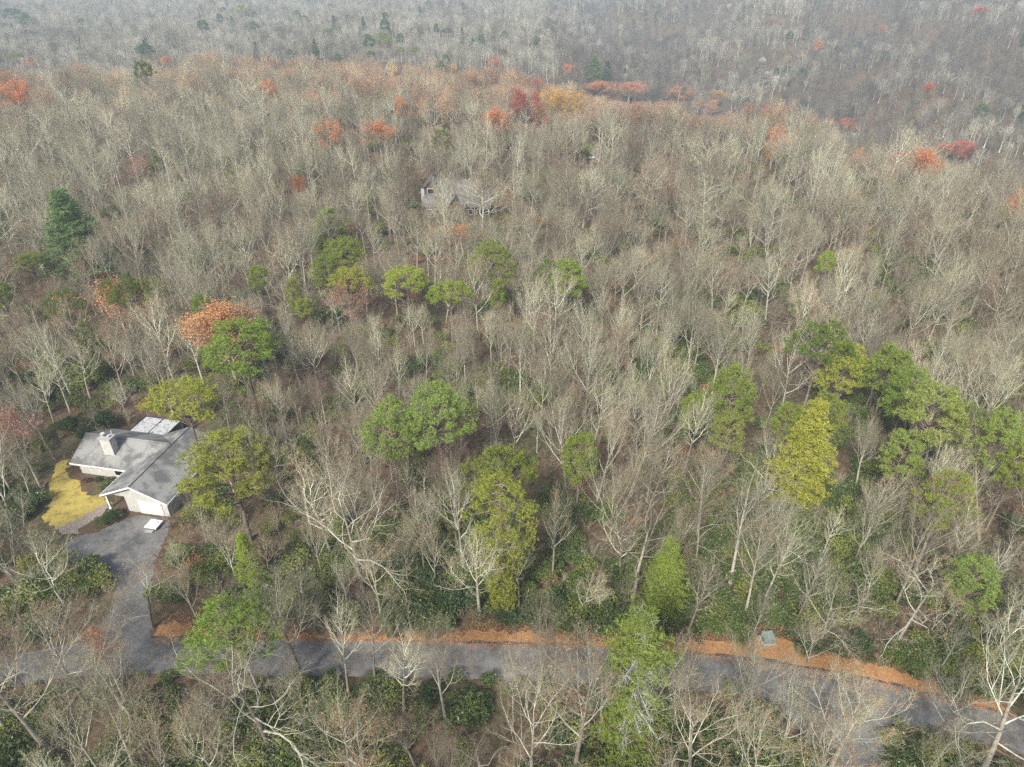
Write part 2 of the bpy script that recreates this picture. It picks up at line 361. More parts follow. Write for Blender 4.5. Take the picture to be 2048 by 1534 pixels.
LAWN = [(-68.2, 82.5), (-66.3, 79.5), (-65.2, 77.8), (-63.4, 77.2), (-62.6, 75.4), (-60.5, 74.2), (-57.3, 73.6), (-56.6, 72.2), (-58, 70.3), (-59.6, 67.9), (-61.2, 67.2), (-62.8, 68.0), (-64.2, 69.8), (-64.9, 72.2), (-66.6, 74.8), (-67.8, 78), (-69, 80.6)]
sheet('lawn', LAWN, .010, M_lawn, 'yellow mossy lawn beside the grey-roofed house', .5)
sheet('path', [(-56.9, 72.4), (-56.2, 71.6), (-56.4, 69.8), (-58.2, 67.2), (-57.2, 66.4), (-59.6, 66.2), (-61.2, 67.4), (-60.0, 68.3), (-58.3, 70.3)], .014, M_path, 'gravel path between lawn and driveway')
def inpoly(x, y, P, m=0):
    c = False; n = len(P); dmin = 1e9
    for i in range(n):
        x1, y1 = P[i]; x2, y2 = P[(i + 1) % n]
        if (y1 > y) != (y2 > y) and x < (x2 - x1) * (y - y1) / (y2 - y1) + x1: c = not c
        if m:
            dx, dy = x2 - x1, y2 - y1; t = max(0, min(1, ((x - x1) * dx + (y - y1) * dy) / (dx * dx + dy * dy + 1e-9)))
            dmin = min(dmin, math.hypot(x - x1 - t * dx, y - y1 - t * dy))
    return c or (m > 0 and dmin < m)
HO = (-51.2, 70.3); HR = -R(10.95)
def hloc(x, y):
    dx, dy = x - HO[0], y - HO[1]; c, s = math.cos(HR), math.sin(HR)
    return dx * c + dy * s, -dx * s + dy * c
def blocked(x, y, m=.6):
    if -110 < x < 110 and float(yU(x)) - ROADW - m < y < float(yU(x)) + m + (1.0 if m > .3 else .3): return True
    if y < 46 and inpoly(x, y, SIDE, m): return True
    if x < -36 and y < 100:
        if inpoly(x, y, DRIVE, m) or inpoly(x, y, LAWN, m): return True
        a, b = hloc(x, y)
        if (-15 - m < a < 6 + m and 4.5 - m < b < 18.5 + m) or (-6 - m < a < 6 + m and -1.5 - m < b < 15): return True
    if -29 < x < -1 and 184 < y < 208: return True
    return False

# ------------------------------------------------------------------ the grey-roofed house
def gable_roof(x0, x1, y0, y1, axis, ze, zr, th=.22, ext=0):
    """two sloped plates; axis 'y': ridge runs along y"""
    b = MB()
    if axis == 'y':
        xm = (x0 + x1) / 2
        b.slab([(x0, y0, ze), (xm, y0, zr), (xm, y1, zr), (x0, y1, ze)], th); b.slab([(xm, y0, zr), (x1, y0, ze), (x1, y1, ze), (xm, y1, zr)], th)
    else:
        ym = (y0 + y1) / 2
        b.slab([(x0, y0, ze), (x1, y0, ze), (x1, ym, zr), (x0, ym, zr)], th); b.slab([(x0, ym, zr), (x1, ym, zr), (x1, y1, ze), (x0, y1, ze)], th)
    return b
def house1():
    H = empty('ranch_house', (HO[0], HO[1], 0), HR)
    tag(H, 'cream L-shaped house with grey shingle roof and square chimney beside the yellow lawn', 'house')
    # garage wing: ridge along y from 0 to 13.6, roof x -5..5
    b = gable_roof(-5.1, 5.1, -.35, 13.8, 'y', 2.75, 4.95); rf = b.build('roof', M_roof, H)
    b = MB(); b.slab([(-.09, -.37, 4.95), (0, -.37, 4.99), (0, 13.8, 4.99), (-.09, 13.8, 4.95)], .04); b.slab([(0, -.37, 4.99), (.09, -.37, 4.95), (.09, 13.8, 4.95), (0, 13.8, 4.99)], .04)
    b.build('ridge_cap', M_soot, rf)
    # main wing: ridge along x from -14.3 to -1, y 5.2..13.8
    b = MB(); ze, zr = 2.6, 4.85
    b.slab([(-14.4, 5.1, ze), (-4.7, 5.1, ze), (-.35, 9.5, zr), (-14.4, 9.5, zr)], .22)
    b.slab([(-14.4, 9.5, zr), (-.35, 9.5, zr), (-4.7, 13.9, ze), (-14.4, 13.9, ze)], .22)
    rf2 = b.build('roof', M_roof, H)
    b = MB(); b.slab([(-14.42, 9.28, zr + .02), (-.5, 9.28, zr + .02), (-.5, 9.5, zr + .1), (-14.42, 9.5, zr + .1)], .05); b.slab([(-14.42, 9.5, zr + .1), (-.5, 9.5, zr + .1), (-.5, 9.72, zr + .02), (-14.42, 9.72, zr + .02)], .05)
    b.build('ridge_cap', M_roof, rf2)
    # walls
    b = MB(); b.box(-1.8, 4.5, .15, 13.3, 0, 2.62); b.box(-4.5, -1.8, 5.5, 13.3, 0, 2.6)
    for yy in (.15, 13.1):
        b.add([(-4.5, yy, 2.62), (4.5, yy, 2.62), (0, yy, 4.6), (-4.5, yy + .2, 2.62), (4.5, yy + .2, 2.62), (0, yy + .2, 4.6)], [(0, 1, 2), (5, 4, 3), (0, 3, 4, 1), (1, 4, 5, 2), (2, 5, 3, 0)])
    b.build('wall', M_siding, H)
    b = MB(); b.box(-13.8, -4.52, 5.9, 13.1, 0, 2.5)
    b.add([(-13.8, 5.9, 2.5), (-13.8, 13.1, 2.5), (-13.8, 9.5, 4.45), (-13.6, 5.9, 2.5), (-13.6, 13.1, 2.5), (-13.6, 9.5, 4.45)], [(0, 2, 1), (3, 4, 5), (0, 1, 4, 3), (1, 2, 5, 4), (2, 0, 3, 5)])
    b.build('wall', M_siding, H)
    # rake boards on the garage gable and eave boards
    b = MB()
    for s in (-1, 1):
        P = [(s * 5.14, -.42, 2.74), (0, -.42, 4.98), (0, -.42, 4.72), (s * 5.14, -.42, 2.48)]; Q = [(p[0], -.352, p[2]) for p in P]
        b.add(P + Q, [(0, 1, 2, 3), (7, 6, 5, 4), (0, 4, 5, 1), (1, 5, 6, 2), (2, 6, 7, 3), (3, 7, 4, 0)])
    b.box(-5.17, -5.1, -.42, 5.0, 2.48, 2.76); b.box(5.1, 5.17, -.42, 13.8, 2.48, 2.76)
    b.build('fascia', M_trim, H)
    b = MB(); b.box(-14.42, -5.2, 5.03, 5.1, 2.36, 2.6); b.box(-14.47, -14.402, 5.1, 5.3, 2.36, 2.6); b.build('fascia', M_trim, H)
    b = MB(); b.box(-4.75, -4.5, .0, .25, 0, 2.6); b.box(-4.82, -4.43, -.07, .32, 0, .25); b.build('porch_post', M_trim, H)
    b = MB(); b.box(-5, -1.82, .1, 5.4, .0, .12); b.build('porch_floor', M_brown, H)
    b = MB(); b.box(.1, 3.7, .08, .148, .0, 2.2)
    for k in range(4): b.box(.2, 3.6, .05, .08, .1 + k * .53, .1 + k * .53 + .42)
    b.build('garage_door', M_white, H)
    # chimney clad in siding with a cap and flue
    c = MB().box(-9.7, -8.0, 6.9, 8.0, 3.2, 6.3).build('chimney', M_siding, H)
    MB().box(-9.85, -7.85, 6.75, 8.15, 6.3, 6.42).build('chimney_cap', M_conc, c)
    b = MB(); b.cyl(-9.3, 7.45, 6.42, 6.85, .2, .2); b.cyl(-9.3, 7.45, 6.82, 6.95, .32); b.build('flue', M_metal, c); MB().cyl(-8.4, 7.45, 6.42, 6.75, .18).build('flue', M_metal, c)
    MB().cyl(-10.3, 9.9, 4.5, 5.5, .07).build('vent_pipe', M_trim, H)
    for (x0, x1, z0, z1) in ((-12.1, -11.4, 1.4, 2.1), (-11.0, -10.3, 1.4, 2.1), (-8.0, -6.3, .75, 2.15)):
        b = MB(); b.box(x0 - .12, x1 + .12, 5.84, 5.898, z0 - .12, z0); b.box(x0 - .12, x1 + .12, 5.84, 5.898, z1, z1 + .12); b.box(x0 - .12, x0, 5.84, 5.898, z0, z1); b.box(x1, x1 + .12, 5.84, 5.898, z0, z1)
        wn = b.build('window', M_trim, H); MB().box(x0, x1, 5.86, 5.897, z0, z1).build('pane', M_glass, wn)
    b = MB(); b.box(-5.9, -5.0, 5.84, 5.897, .1, 2.1); b.build('door', M_white, H)
    # pale flat porch at the back
    b = MB(); b.slab([(-11.2, 13.95, 2.45), (-4.9, 13.95, 2.45), (-4.9, 18, 2.4), (-11.2, 18, 2.4)], .18); pr = b.build('porch_roof', M_porchroof, H)
    b = MB(); b.box(-11.3, -11.2, 13.95, 18.08, 2.3, 2.6); b.box(-4.9, -4.8, 13.95, 18.08, 2.3, 2.6); b.box(-11.2, -4.9, 18.0, 18.08, 2.3, 2.6); b.box(-8.1, -8.0, 13.95, 18, 2.452, 2.5); b.build('railing', M_soot, pr)
    for x in (-11.1, -8, -5.0): MB().box(x, x + .12, 17.8, 17.92, 0, 2.24).build('porch_post', M_trim, H)
    b = MB(); b.box(-14.2, -4.6, 5.3, 5.84, 0, .25); b.build('planter', M_brown, H)
house1()
# low white landing slab with a step beside the garage
L_ = empty('landing', (-48.2, 67.6, 0), HR); tag(L_, 'low white landing platform in front of the garage corner', 'platform')
MB().box(-.8, 1.0, -.7, .9, .35, .55).build('deck', M_white, L_, bev=.02)
for (a_, c_) in ((-.7, -.6), (.75, -.6), (-.7, .65), (.75, .65)): MB().box(a_, a_ + .15, c_, c_ + .15, 0, .35).build('support', M_soot, L_)
MB().box(-.6, .6, -1.1, -.72, 0, .2).build('step', M_conc, L_)

def house2():
    z0 = float(T(-15, 196)) - .2
    H = empty('lodge_house', (-15, 190, z0)); tag(H, 'sprawling brown house with weathered grey-brown gables deep in the bare woods', 'house')
    def part(x0, x1, y0, y1, axis, ze, zr, wall=M_brown):
        gable_roof(x0, x1, y0, y1, axis, ze, zr).build('roof', M_roof2, H)
        b = MB(); b.box(x0 + .5, x1 - .5, y0 + .5, y1 - .5, 0, ze - .15)
        if axis == 'y':
            xm = (x0 + x1) / 2
            for yy in (y0 + .5, y1 - .7): b.add([(x0 + .5, yy, ze - .15), (x1 - .5, yy, ze - .15), (xm, yy, zr - .35), (x0 + .5, yy + .2, ze - .15), (x1 - .5, yy + .2, ze - .15), (xm, yy + .2, zr - .35)], [(0, 1, 2), (5, 4, 3), (0, 3, 4, 1), (1, 4, 5, 2), (2, 5, 3, 0)])
        else:
            ym = (y0 + y1) / 2
            for xx in (x0 + .5, x1 - .7): b.add([(xx, y0 + .5, ze - .15), (xx, y1 - .5, ze - .15), (xx, ym, zr - .35), (xx + .2, y0 + .5, ze - .15), (xx + .2, y1 - .5, ze - .15), (xx + .2, ym, zr - .35)], [(0, 2, 1), (3, 4, 5), (0, 1, 4, 3), (1, 2, 5, 4), (2, 0, 3, 5)])
        b.build('wall', wall, H)
    part(-10.5, -2, 0, 7.5, 'x', 3.2, 5.9)
    part(-1.0, 9.0, -.4, 8.5, 'x', 3.2, 6.6)
    part(-3.6, 1.4, -1.6, 6, 'y', 3.0, 6.1)
    part(-12.2, -5.0, 7.6, 16.5, 'y', 4.3, 8.6)
    part(-6.8, 5.5, 8.6, 15, 'x', 4.4, 7.6)
    b = MB(); b.box(-9, 7, -.02 + .5, .498, 0, 0.01)
    for x in (-9, -6.8, -4.8, 2.6, 5.0, 7.0):
        wn = MB().box(x - .08, x + 1.28, .02, .1, .9, 2.5).build('window', M_trim, H); MB().box(x, x + 1.2, -.01, .018, 1.0, 2.4).build('pane', M_glass, wn)
    wn = MB().box(-9.6, -7.6, 7.9, 8.05, 4.5, 6.0).build('window', M_trim, H); MB().box(-9.5, -7.7, 7.86, 7.898, 4.6, 5.9).build('pane', M_glass, wn)
    ch = MB().box(-10.8, -9.9, 3, 4, 4, 7.6).build('chimney', M_conc, H); MB().box(-10.95, -9.75, 2.85, 4.15, 7.6, 7.75).build('chimney_cap', M_soot, ch)
house2()
def cabin(u, v, wd, dp, rz, roofm, wallm, label):
    x, y, z = place(u, v, 5)
    H = empty('cabin', (x, y, z - .3), rz); tag(H, label, 'house')
    gable_roof(-wd / 2 - .5, wd / 2 + .5, -dp / 2 - .5, dp / 2 + .5, 'x', 4.2, 7.2).build('roof', roofm, H)
    b = MB().box(-wd / 2, wd / 2, -dp / 2, dp / 2, 0, 4.0)
    for xx in (-wd / 2, wd / 2 - .2): b.add([(xx, -dp / 2, 4), (xx, dp / 2, 4), (xx, 0, 6.8), (xx + .2, -dp / 2, 4), (xx + .2, dp / 2, 4), (xx + .2, 0, 6.8)], [(0, 2, 1), (3, 4, 5), (0, 1, 4, 3), (1, 2, 5, 4), (2, 0, 3, 5)])
    b.build('wall', wallm, H)
    for k in range(3):
        xk = -wd / 2 + wd * (k + .5) / 3; wn = MB().box(xk - .8, xk + .8, -dp / 2 - .06, -dp / 2 - .003, 1, 2.6).build('window', M_trim, H)
        MB().box(xk - .68, xk + .68, -dp / 2 - .1, -dp / 2 - .063, 1.12, 2.48).build('pane', M_glass, wn)
M_pinkroof = shingle('faded_pink_shingles', (.36, .26, .25), (.5, .38, .36), (.4, .3, .28))
M_palewall = siding('pale_siding', (.55, .55, .54), (.4, .4, .4))
CAB = [(130, 74, 16, 10, .25, M_pinkroof, M_palewall, 'far house with a faded pink roof among hazy bare trees'),
       (32, 52, 15, 9, -.3, M_porchroof, M_palewall, 'far pale house nearest the top left corner of the view'),
       (537, 60, 17, 9, .1, M_roof2, M_brown, 'far brown-roofed house beside the distant green pines')]
for c in CAB: cabin(*c)

def car():
    x, y, z = place(1181, 312, .7)
    H = empty('parked_car', (x, y, z), .15); tag(H, 'small white car parked at the end of a narrow woodland drive', 'car')
    prof = [(-2.2, .35), (-2.25, .8), (-1.5, .95), (-.9, 1.45), (.9, 1.5), (1.7, 1.0), (2.2, .9), (2.25, .35)]
    n = len(prof); V = [(-.85, p[0], p[1]) for p in prof] + [(.85, p[0], p[1]) for p in prof]
    MB().add(V, [tuple(range(n)), tuple(range(2 * n - 1, n - 1, -1))] + [(i, i + n, (i + 1) % n + n, (i + 1) % n) for i in range(n)]).build('body', M_white, H, bev=.06)
    MB().add([(-.7, -1.46, 1.0), (.7, -1.46, 1.0), (.65, -.98, 1.42), (-.65, -.98, 1.42), (-.7, -1.5, .98), (.7, -1.5, .98), (.65, -1.02, 1.44), (-.65, -1.02, 1.44)], [(4, 5, 6, 7), (0, 1, 5, 4), (2, 3, 7, 6), (1, 2, 6, 5), (0, 4, 7, 3)]).build('windscreen', M_glass, H)
    for sx in (-.8, .8):
        for sy in (-1.4, 1.4):
            nn = 14; V = [(sx - .11, sy + .33 * math.cos(2 * PI * i / nn), .33 + .33 * math.sin(2 * PI * i / nn)) for i in range(nn)] + [(sx + .11, sy + .33 * math.cos(2 * PI * i / nn), .33 + .33 * math.sin(2 * PI * i / nn)) for i in range(nn)]
            MB().add(V, [tuple(range(nn)), tuple(range(2 * nn - 1, nn - 1, -1))] + [(i, (i + 1) % nn, (i + 1) % nn + nn, i + nn) for i in range(nn)]).build('wheel', M_tyre, H)
    P = []
    for t in np.linspace(0, 1, 14):
        yy = y + 6 - t * 62; xx = x + 1 - 3.5 * t + 1.5 * math.sin(t * 3); P.append((xx, yy))
    V = []; F = []
    for i, (a, b_) in enumerate(P):
        for s in (-1.6, 1.6): V.append((a + s, b_, float(T(a + s, b_)) + .25))
        if i: F.append((2 * i - 2, 2 * i - 1, 2 * i + 1, 2 * i))
    o = link('driveway', mkmesh('driveway', V, F, M_drive)); bm_tri(o); tag(o, 'narrow grey drive in the far woods', kind='structure')
    return P
CARDRIVE = car()
# green utility box by the verge
def ubox():
    x, y = 28.6, 49.6
    H = empty('utility_box', (x, y, 0), .08); tag(H, 'weathered grey-green metal utility box on the leafy verge', 'utility box')
    MB().box(-.75, .75, -.7, .7, 0, .1).build('base', M_conc, H)
    MB().box(-.6, .6, -.5, .55, .1, .85).build('cabinet', M_boxg, H, bev=.04)
    lid = MB().slab([(-.64, -.56, .86), (.64, -.56, .86), (.64, .58, 1.0), (-.64, .58, 1.0)], .08).build('lid', M_boxg, H, bev=.02)
    MB().box(-.05, .05, -.6, -.56, .55, .68).build('latch', M_metal, H)
ubox()

# ------------------------------------------------------------------ tree building
def prisms(segs, sides=3):
    """segs: array n x 8 (p0, p1, r0, r1)"""
    A = np.asarray(segs, float); n = len(A)
    p0, p1, r0, r1 = A[:, :3], A[:, 3:6], A[:, 6], A[:, 7]
    d = p1 - p0; d /= np.linalg.norm(d, axis=1)[:, None] + 1e-9
    up = np.where(np.abs(d[:, 2:3]) < .9, np.array([[0, 0, 1.]]), np.array([[1., 0, 0]]))
    a = np.cross(d, up); a /= np.linalg.norm(a, axis=1)[:, None]; b = np.cross(d, a)
    ang = np.arange(sides) * 2 * PI / sides
    ring = a[:, None, :] * np.cos(ang)[None, :, None] + b[:, None, :] * np.sin(ang)[None, :, None]
    V = np.concatenate([p0[:, None] + ring * r0[:, None, None], p1[:, None] + ring * r1[:, None, None]], 1)
    k = np.arange(sides); k2 = (k + 1) % sides
    f = np.stack([k, k2, k2 + sides, k + sides], -1)
    F = (np.arange(n) * 2 * sides)[:, None, None] + f[None]
    return V.reshape(-1, 3), F.reshape(-1, 4)
def tube(pts, rad, sides=8):
    pts = np.asarray(pts, float); V = []; F = []
    for i, p in enumerate(pts):
        for k in range(sides):
            a = 2 * PI * k / sides; V.append((p[0] + rad[i] * math.cos(a), p[1] + rad[i] * math.sin(a), p[2]))
        if i: 
            for k in range(sides):
                F.append(((i - 1) * sides + k, (i - 1) * sides + (k + 1) % sides, i * sides + (k + 1) % sides, i * sides + k))
    F = np.array(F)
    return np.array(V), F
def nrm(d):
    l = math.sqrt(d[0] * d[0] + d[1] * d[1] + d[2] * d[2]) + 1e-9; return (d[0] / l, d[1] / l, d[2] / l)
def side_dir(d, ang, az):
    # direction leaning ang away from d, about d by az
    up = (0, 0, 1) if abs(d[2]) < .9 else (1, 0, 0)
    a = nrm((d[1] * up[2] - d[2] * up[1], d[2] * up[0] - d[0] * up[2], d[0] * up[1] - d[1] * up[0]))
    b = (d[1] * a[2] - d[2] * a[1], d[2] * a[0] - d[0] * a[2], d[0] * a[1] - d[1] * a[0])
    c, s = math.cos(ang), math.sin(ang); ca, sa = math.cos(az) * s, math.sin(az) * s
    return (d[0] * c + a[0] * ca + b[0] * sa, d[1] * c + a[1] * ca + b[1] * sa, d[2] * c + a[2] * ca + b[2] * sa)

STY = {   # H, clear bole, primaries, primary angle range, length factor, wobble, up-pull
    'vase':  dict(H=18, bole=.34, np_=9, ang=(18, 42), len=.52, wob=.11, up=.17, lead=.75),
    'broad': dict(H=17, bole=.30, np_=11, ang=(38, 68), len=.50, wob=.16, up=.20, lead=.8),
    'oak':   dict(H=18, bole=.26, np_=9, ang=(40, 75), len=.58, wob=.28, up=.15, lead=.75),
    'pole':  dict(H=20, bole=.45, np_=15, ang=(25, 50), len=.26, wob=.11, up=.18, lead=1.0),
    'multi': dict(H=16, bole=.06, np_=6, ang=(8, 26), len=.85, wob=.12, up=.10, lead=.5),
    'snag':  dict(H=13, bole=.35, np_=7, ang=(45, 85), len=.40, wob=.45, up=.0, lead=.85),
}
def grow(style, seed, depth=4, dens=1.0, thick=1.0):
    """returns trunk points/radii, list of limb segs, list of twig segs, twig ends"""
    rg = random.Random(seed); P = STY[style]; H = P['H']
    limbs, twigs, ends = [], [], []
    nC = {1: 9, 2: 8, 3: 7}; 
    def br(p, d, L, r, lvl):
        n = (5 if lvl == 1 else 4 if lvl == 2 else 3 if lvl == 3 else 2)
        if depth <= 2 and lvl >= 2: n = 2
        st = L / n; wob = P['wob'] * (1 if lvl == 1 else 1.25); pts = [(p, d, r)]
        for i in range(n):
            g = lambda: rg.gauss(0, wob)
            d = nrm((d[0] + g(), d[1] + g(), d[2] + g() + P['up'] * (1 if lvl < 4 else .6)))
            q = (p[0] + d[0] * st, p[1] + d[1] * st, p[2] + d[2] * st)
            r2 = max(r * (1 - .55 / n * (1 if lvl < 3 else 1.2)), .004)
            r2 = r * (1 - .7 * (i + 1) / n / (1 - .7 * i / n) / 1) if False else r * (.30 ** (1 / n))
            (limbs if lvl <= 2 else twigs).append((*p, *q, r, r2))
            p, r = q, r2; pts.append((p, d, r))
        if lvl >= 3: ends.append(p)
        if lvl < depth:
            nc = max(2, int(nC[lvl] * dens * (.75 + .5 * rg.random()) + .5)); az0 = rg.random() * 6.28
            for k in range(nc):
                t = .22 + .78 * (k + rg.random()) / nc; f = t * n; i = min(int(f), n - 1); f -= i
                a, b = pts[i], pts[i + 1]; q = tuple(a[0][j] + (b[0][j] - a[0][j]) * f for j in range(3))
                aa = R(rg.uniform(22, 52)); rr = (a[2] + (b[2] - a[2]) * f)
                cl = L * rg.uniform(.36, .62) * (1.15 - .55 * t)
                br(q, nrm(side_dir(b[1], aa, az0 + k * 2.4 + rg.uniform(-.5, .5))), cl, max(rr * rg.uniform(.45, .68), .0085 * thick), lvl + 1)
            br(pts[-1][0], pts[-1][1], L * .35, pts[-1][2] * .9, min(lvl + 1, depth)) if lvl < depth else None
    # trunk
    nt_ = 10; pts = [(0., 0., -.3)]; rad = []; x = y = 0.0; dx = rg.gauss(0, .03); dy = rg.gauss(0, .03)
    R0 = .0135 * H * thick ** .3 * rg.uniform(.85, 1.1); top = H * P['lead']
    rad = [R0 * 1.5]
    for i in range(1, nt_ + 1):
        dx += rg.gauss(0, P['wob'] * .10); dy += rg.gauss(0, P['wob'] * .10)
        x += dx * top / nt_; y += dy * top / nt_; z = top * i / nt_
        pts.append((x, y, z)); rad.append(R0 * (1.05 - .8 * (i / nt_) ** 1.1))
    def tp(z):
        f = max(0, min(nt_ - 1e-6, z / top * nt_)); i = int(f); f -= i
        return tuple(pts[i][j] + (pts[i + 1][j] - pts[i][j]) * f for j in range(3)), rad[i] + (rad[i + 1] - rad[i]) * f
    npm = P['np_']; az0 = rg.random() * 6.28
    for k in range(npm):
        t = (k + rg.random() * .8) / npm; z = H * P['bole'] + (top - H * P['bole']) * t ** .9
        q, rr = tp(z); a = R(P['ang'][0] + (P['ang'][1] - P['ang'][0]) * (1 - t * .7) * rg.uniform(.8, 1.15))
        Ln = H * P['len'] * (1 - .42 * t) * rg.uniform(.75, 1.15)
        if style == 'pole': Ln = H * P['len'] * (.55 + .9 * math.sin(PI * min(1, .15 + t))) * rg.uniform(.7, 1.1)
        az = az0 + k * 2.4 + rg.uniform(-.4, .4)
        br(q, (math.sin(a) * math.cos(az), math.sin(a) * math.sin(az), math.cos(a)), Ln, rr * rg.uniform(.42, .62), 1)
    br(pts[-1], nrm((dx, dy, 1)), H * .28, rad[-1], 1)
    # a few thin dead stubs on the bole
    if depth > 2:
        for k in range(5):
            q, rr = tp(H * rg.uniform(.12, P['bole'] + .1)); az = rg.random() * 6.28
            br(q, (math.cos(az), math.sin(az), .2), rg.uniform(.8, 2.5), .03, 3)
    zmax = max(max(s[5] for s in limbs), max(s[5] for s in twigs) if twigs else 0)
    return pts, rad, limbs, twigs, ends, zmax
def leafcards(P, n_per, spread, size, rg, aspect=.6):
    P = np.asarray(P, float); N = len(P) * n_per
    C = np.repeat(P, n_per, 0) + rg.normal(0, spread, (N, 3))
    a = rg.normal(0, 1, (N, 3)); a /= np.linalg.norm(a, axis=1)[:, None]
    t = rg.normal(0, 1, (N, 3)); b = np.cross(a, t); b /= np.linalg.norm(b, axis=1)[:, None]
    s = (size * rg.uniform(.6, 1.3, N))[:, None]
    V = np.stack([C - a * s, C + b * s * aspect, C + a * s, C - b * s * aspect], 1).reshape(-1, 3)
    F = np.arange(N * 4).reshape(-1, 4); return V, F
def join(parts):
    """parts: list of (V, F4, mat index)"""
    Vs, Fs, M = [], [], []; b = 0
    for V, F, m in parts:
        Vs.append(V); Fs.append(F + b); M.append(np.full(len(F), m)); b += len(V)
    return np.vstack(Vs), np.vstack(Fs), np.concatenate(M)
class Proto: pass
def bare_proto(style, seed, depth=4, dens=1.0, thick=1.0, leaf=None, norm=None):
    pts, rad, limbs, twigs, ends, zmax = grow(style, seed, depth, dens, thick)
    p = Proto(); p.style = style
    H = STY[style]['H']; s = H / zmax
    tv, tf = tube(pts, rad, 8 if depth > 3 else 5)
    p.trunk = mkmesh('trunk', tv * s, tf, M_trunkb, smooth=True)
    pr = [(*prisms(limbs, 5 if depth > 3 else 3), 0)]
    if twigs: pr.append((*prisms(twigs, 3), 1))
    if leaf:
        e = np.array(ends); rg = np.random.RandomState(seed); e = e[rg.rand(len(e)) < leaf]
        pr.append((*leafcards(e, 3, .12, .10, rg), 2))
    V, F, M = join(pr); V = V * s
    p.crown = mkmesh('branches', V, F, [M_bark, M_twig, M_brownleaf], M)
    p.H = H; p.rad = float(np.percentile(np.hypot(V[:, 0], V[:, 1]), 96)); p.ends = np.array(ends) * s
    V2, F2, M2 = join([(tv * s, tf, 3), (V, F, M)]) if False else (None, None, None)
    p.src = (tv * s, tf, V, F, M)
    return p
def joined_obj(p, name, far=None, lm=None):
    tv, tf, V, F, M = p.src
    VV, FF, MM = join([(tv, tf, 0), (V, F, 1)]); MM = np.concatenate([np.full(len(tf), 3), M])
    me = mkmesh(name, VV, FF, [far or M_bark, far or M_twig, lm or M_brownleaf, far or M_trunkb], MM)
    return bpy.data.objects.new(name, me)

NEAR = [bare_proto('vase', 11, 4, .95), bare_proto('vase', 12, 4, .9, leaf=.03), bare_proto('broad', 13, 4, .85), bare_proto('oak', 14, 4, .85),
        bare_proto('pole', 15, 4, .75), bare_proto('pole', 16, 4, .7), bare_proto('multi', 17, 4, .95), bare_proto('oak', 18, 4, .8, leaf=.05), bare_proto('snag', 19, 4, .5), bare_proto('broad', 20, 4, .8),
        bare_proto('vase', 21, 4, .9), bare_proto('vase', 22, 4, .8), bare_proto('pole', 23, 4, .8), bare_proto('broad', 24, 4, .8, leaf=.04), bare_proto('vase', 25, 4, 1.0)]
MID = [bare_proto('vase', 31, 3, 1.15, 2.2), bare_proto('vase', 32, 3, 1.1, 2.2), bare_proto('broad', 33, 3, 1.1, 2.2), bare_proto('pole', 34, 3, .9, 2.2), bare_proto('oak', 35, 3, 1.0, 2.2), bare_proto('multi', 36, 3, 1.15, 2.2), bare_proto('vase', 37, 3, 1.2, 2.2, leaf=.12), bare_proto('pole', 38, 3, .9, 2.2), bare_proto('vase', 39, 3, 1.1, 2.2), bare_proto('broad', 30, 3, 1.1, 2.2)]
FAR = [bare_proto('vase', 41, 3, .62, 5.5), bare_proto('broad', 42, 3, .6, 5.5), bare_proto('vase', 43, 3, .65, 5.5), bare_proto('multi', 44, 3, .6, 5.5)]

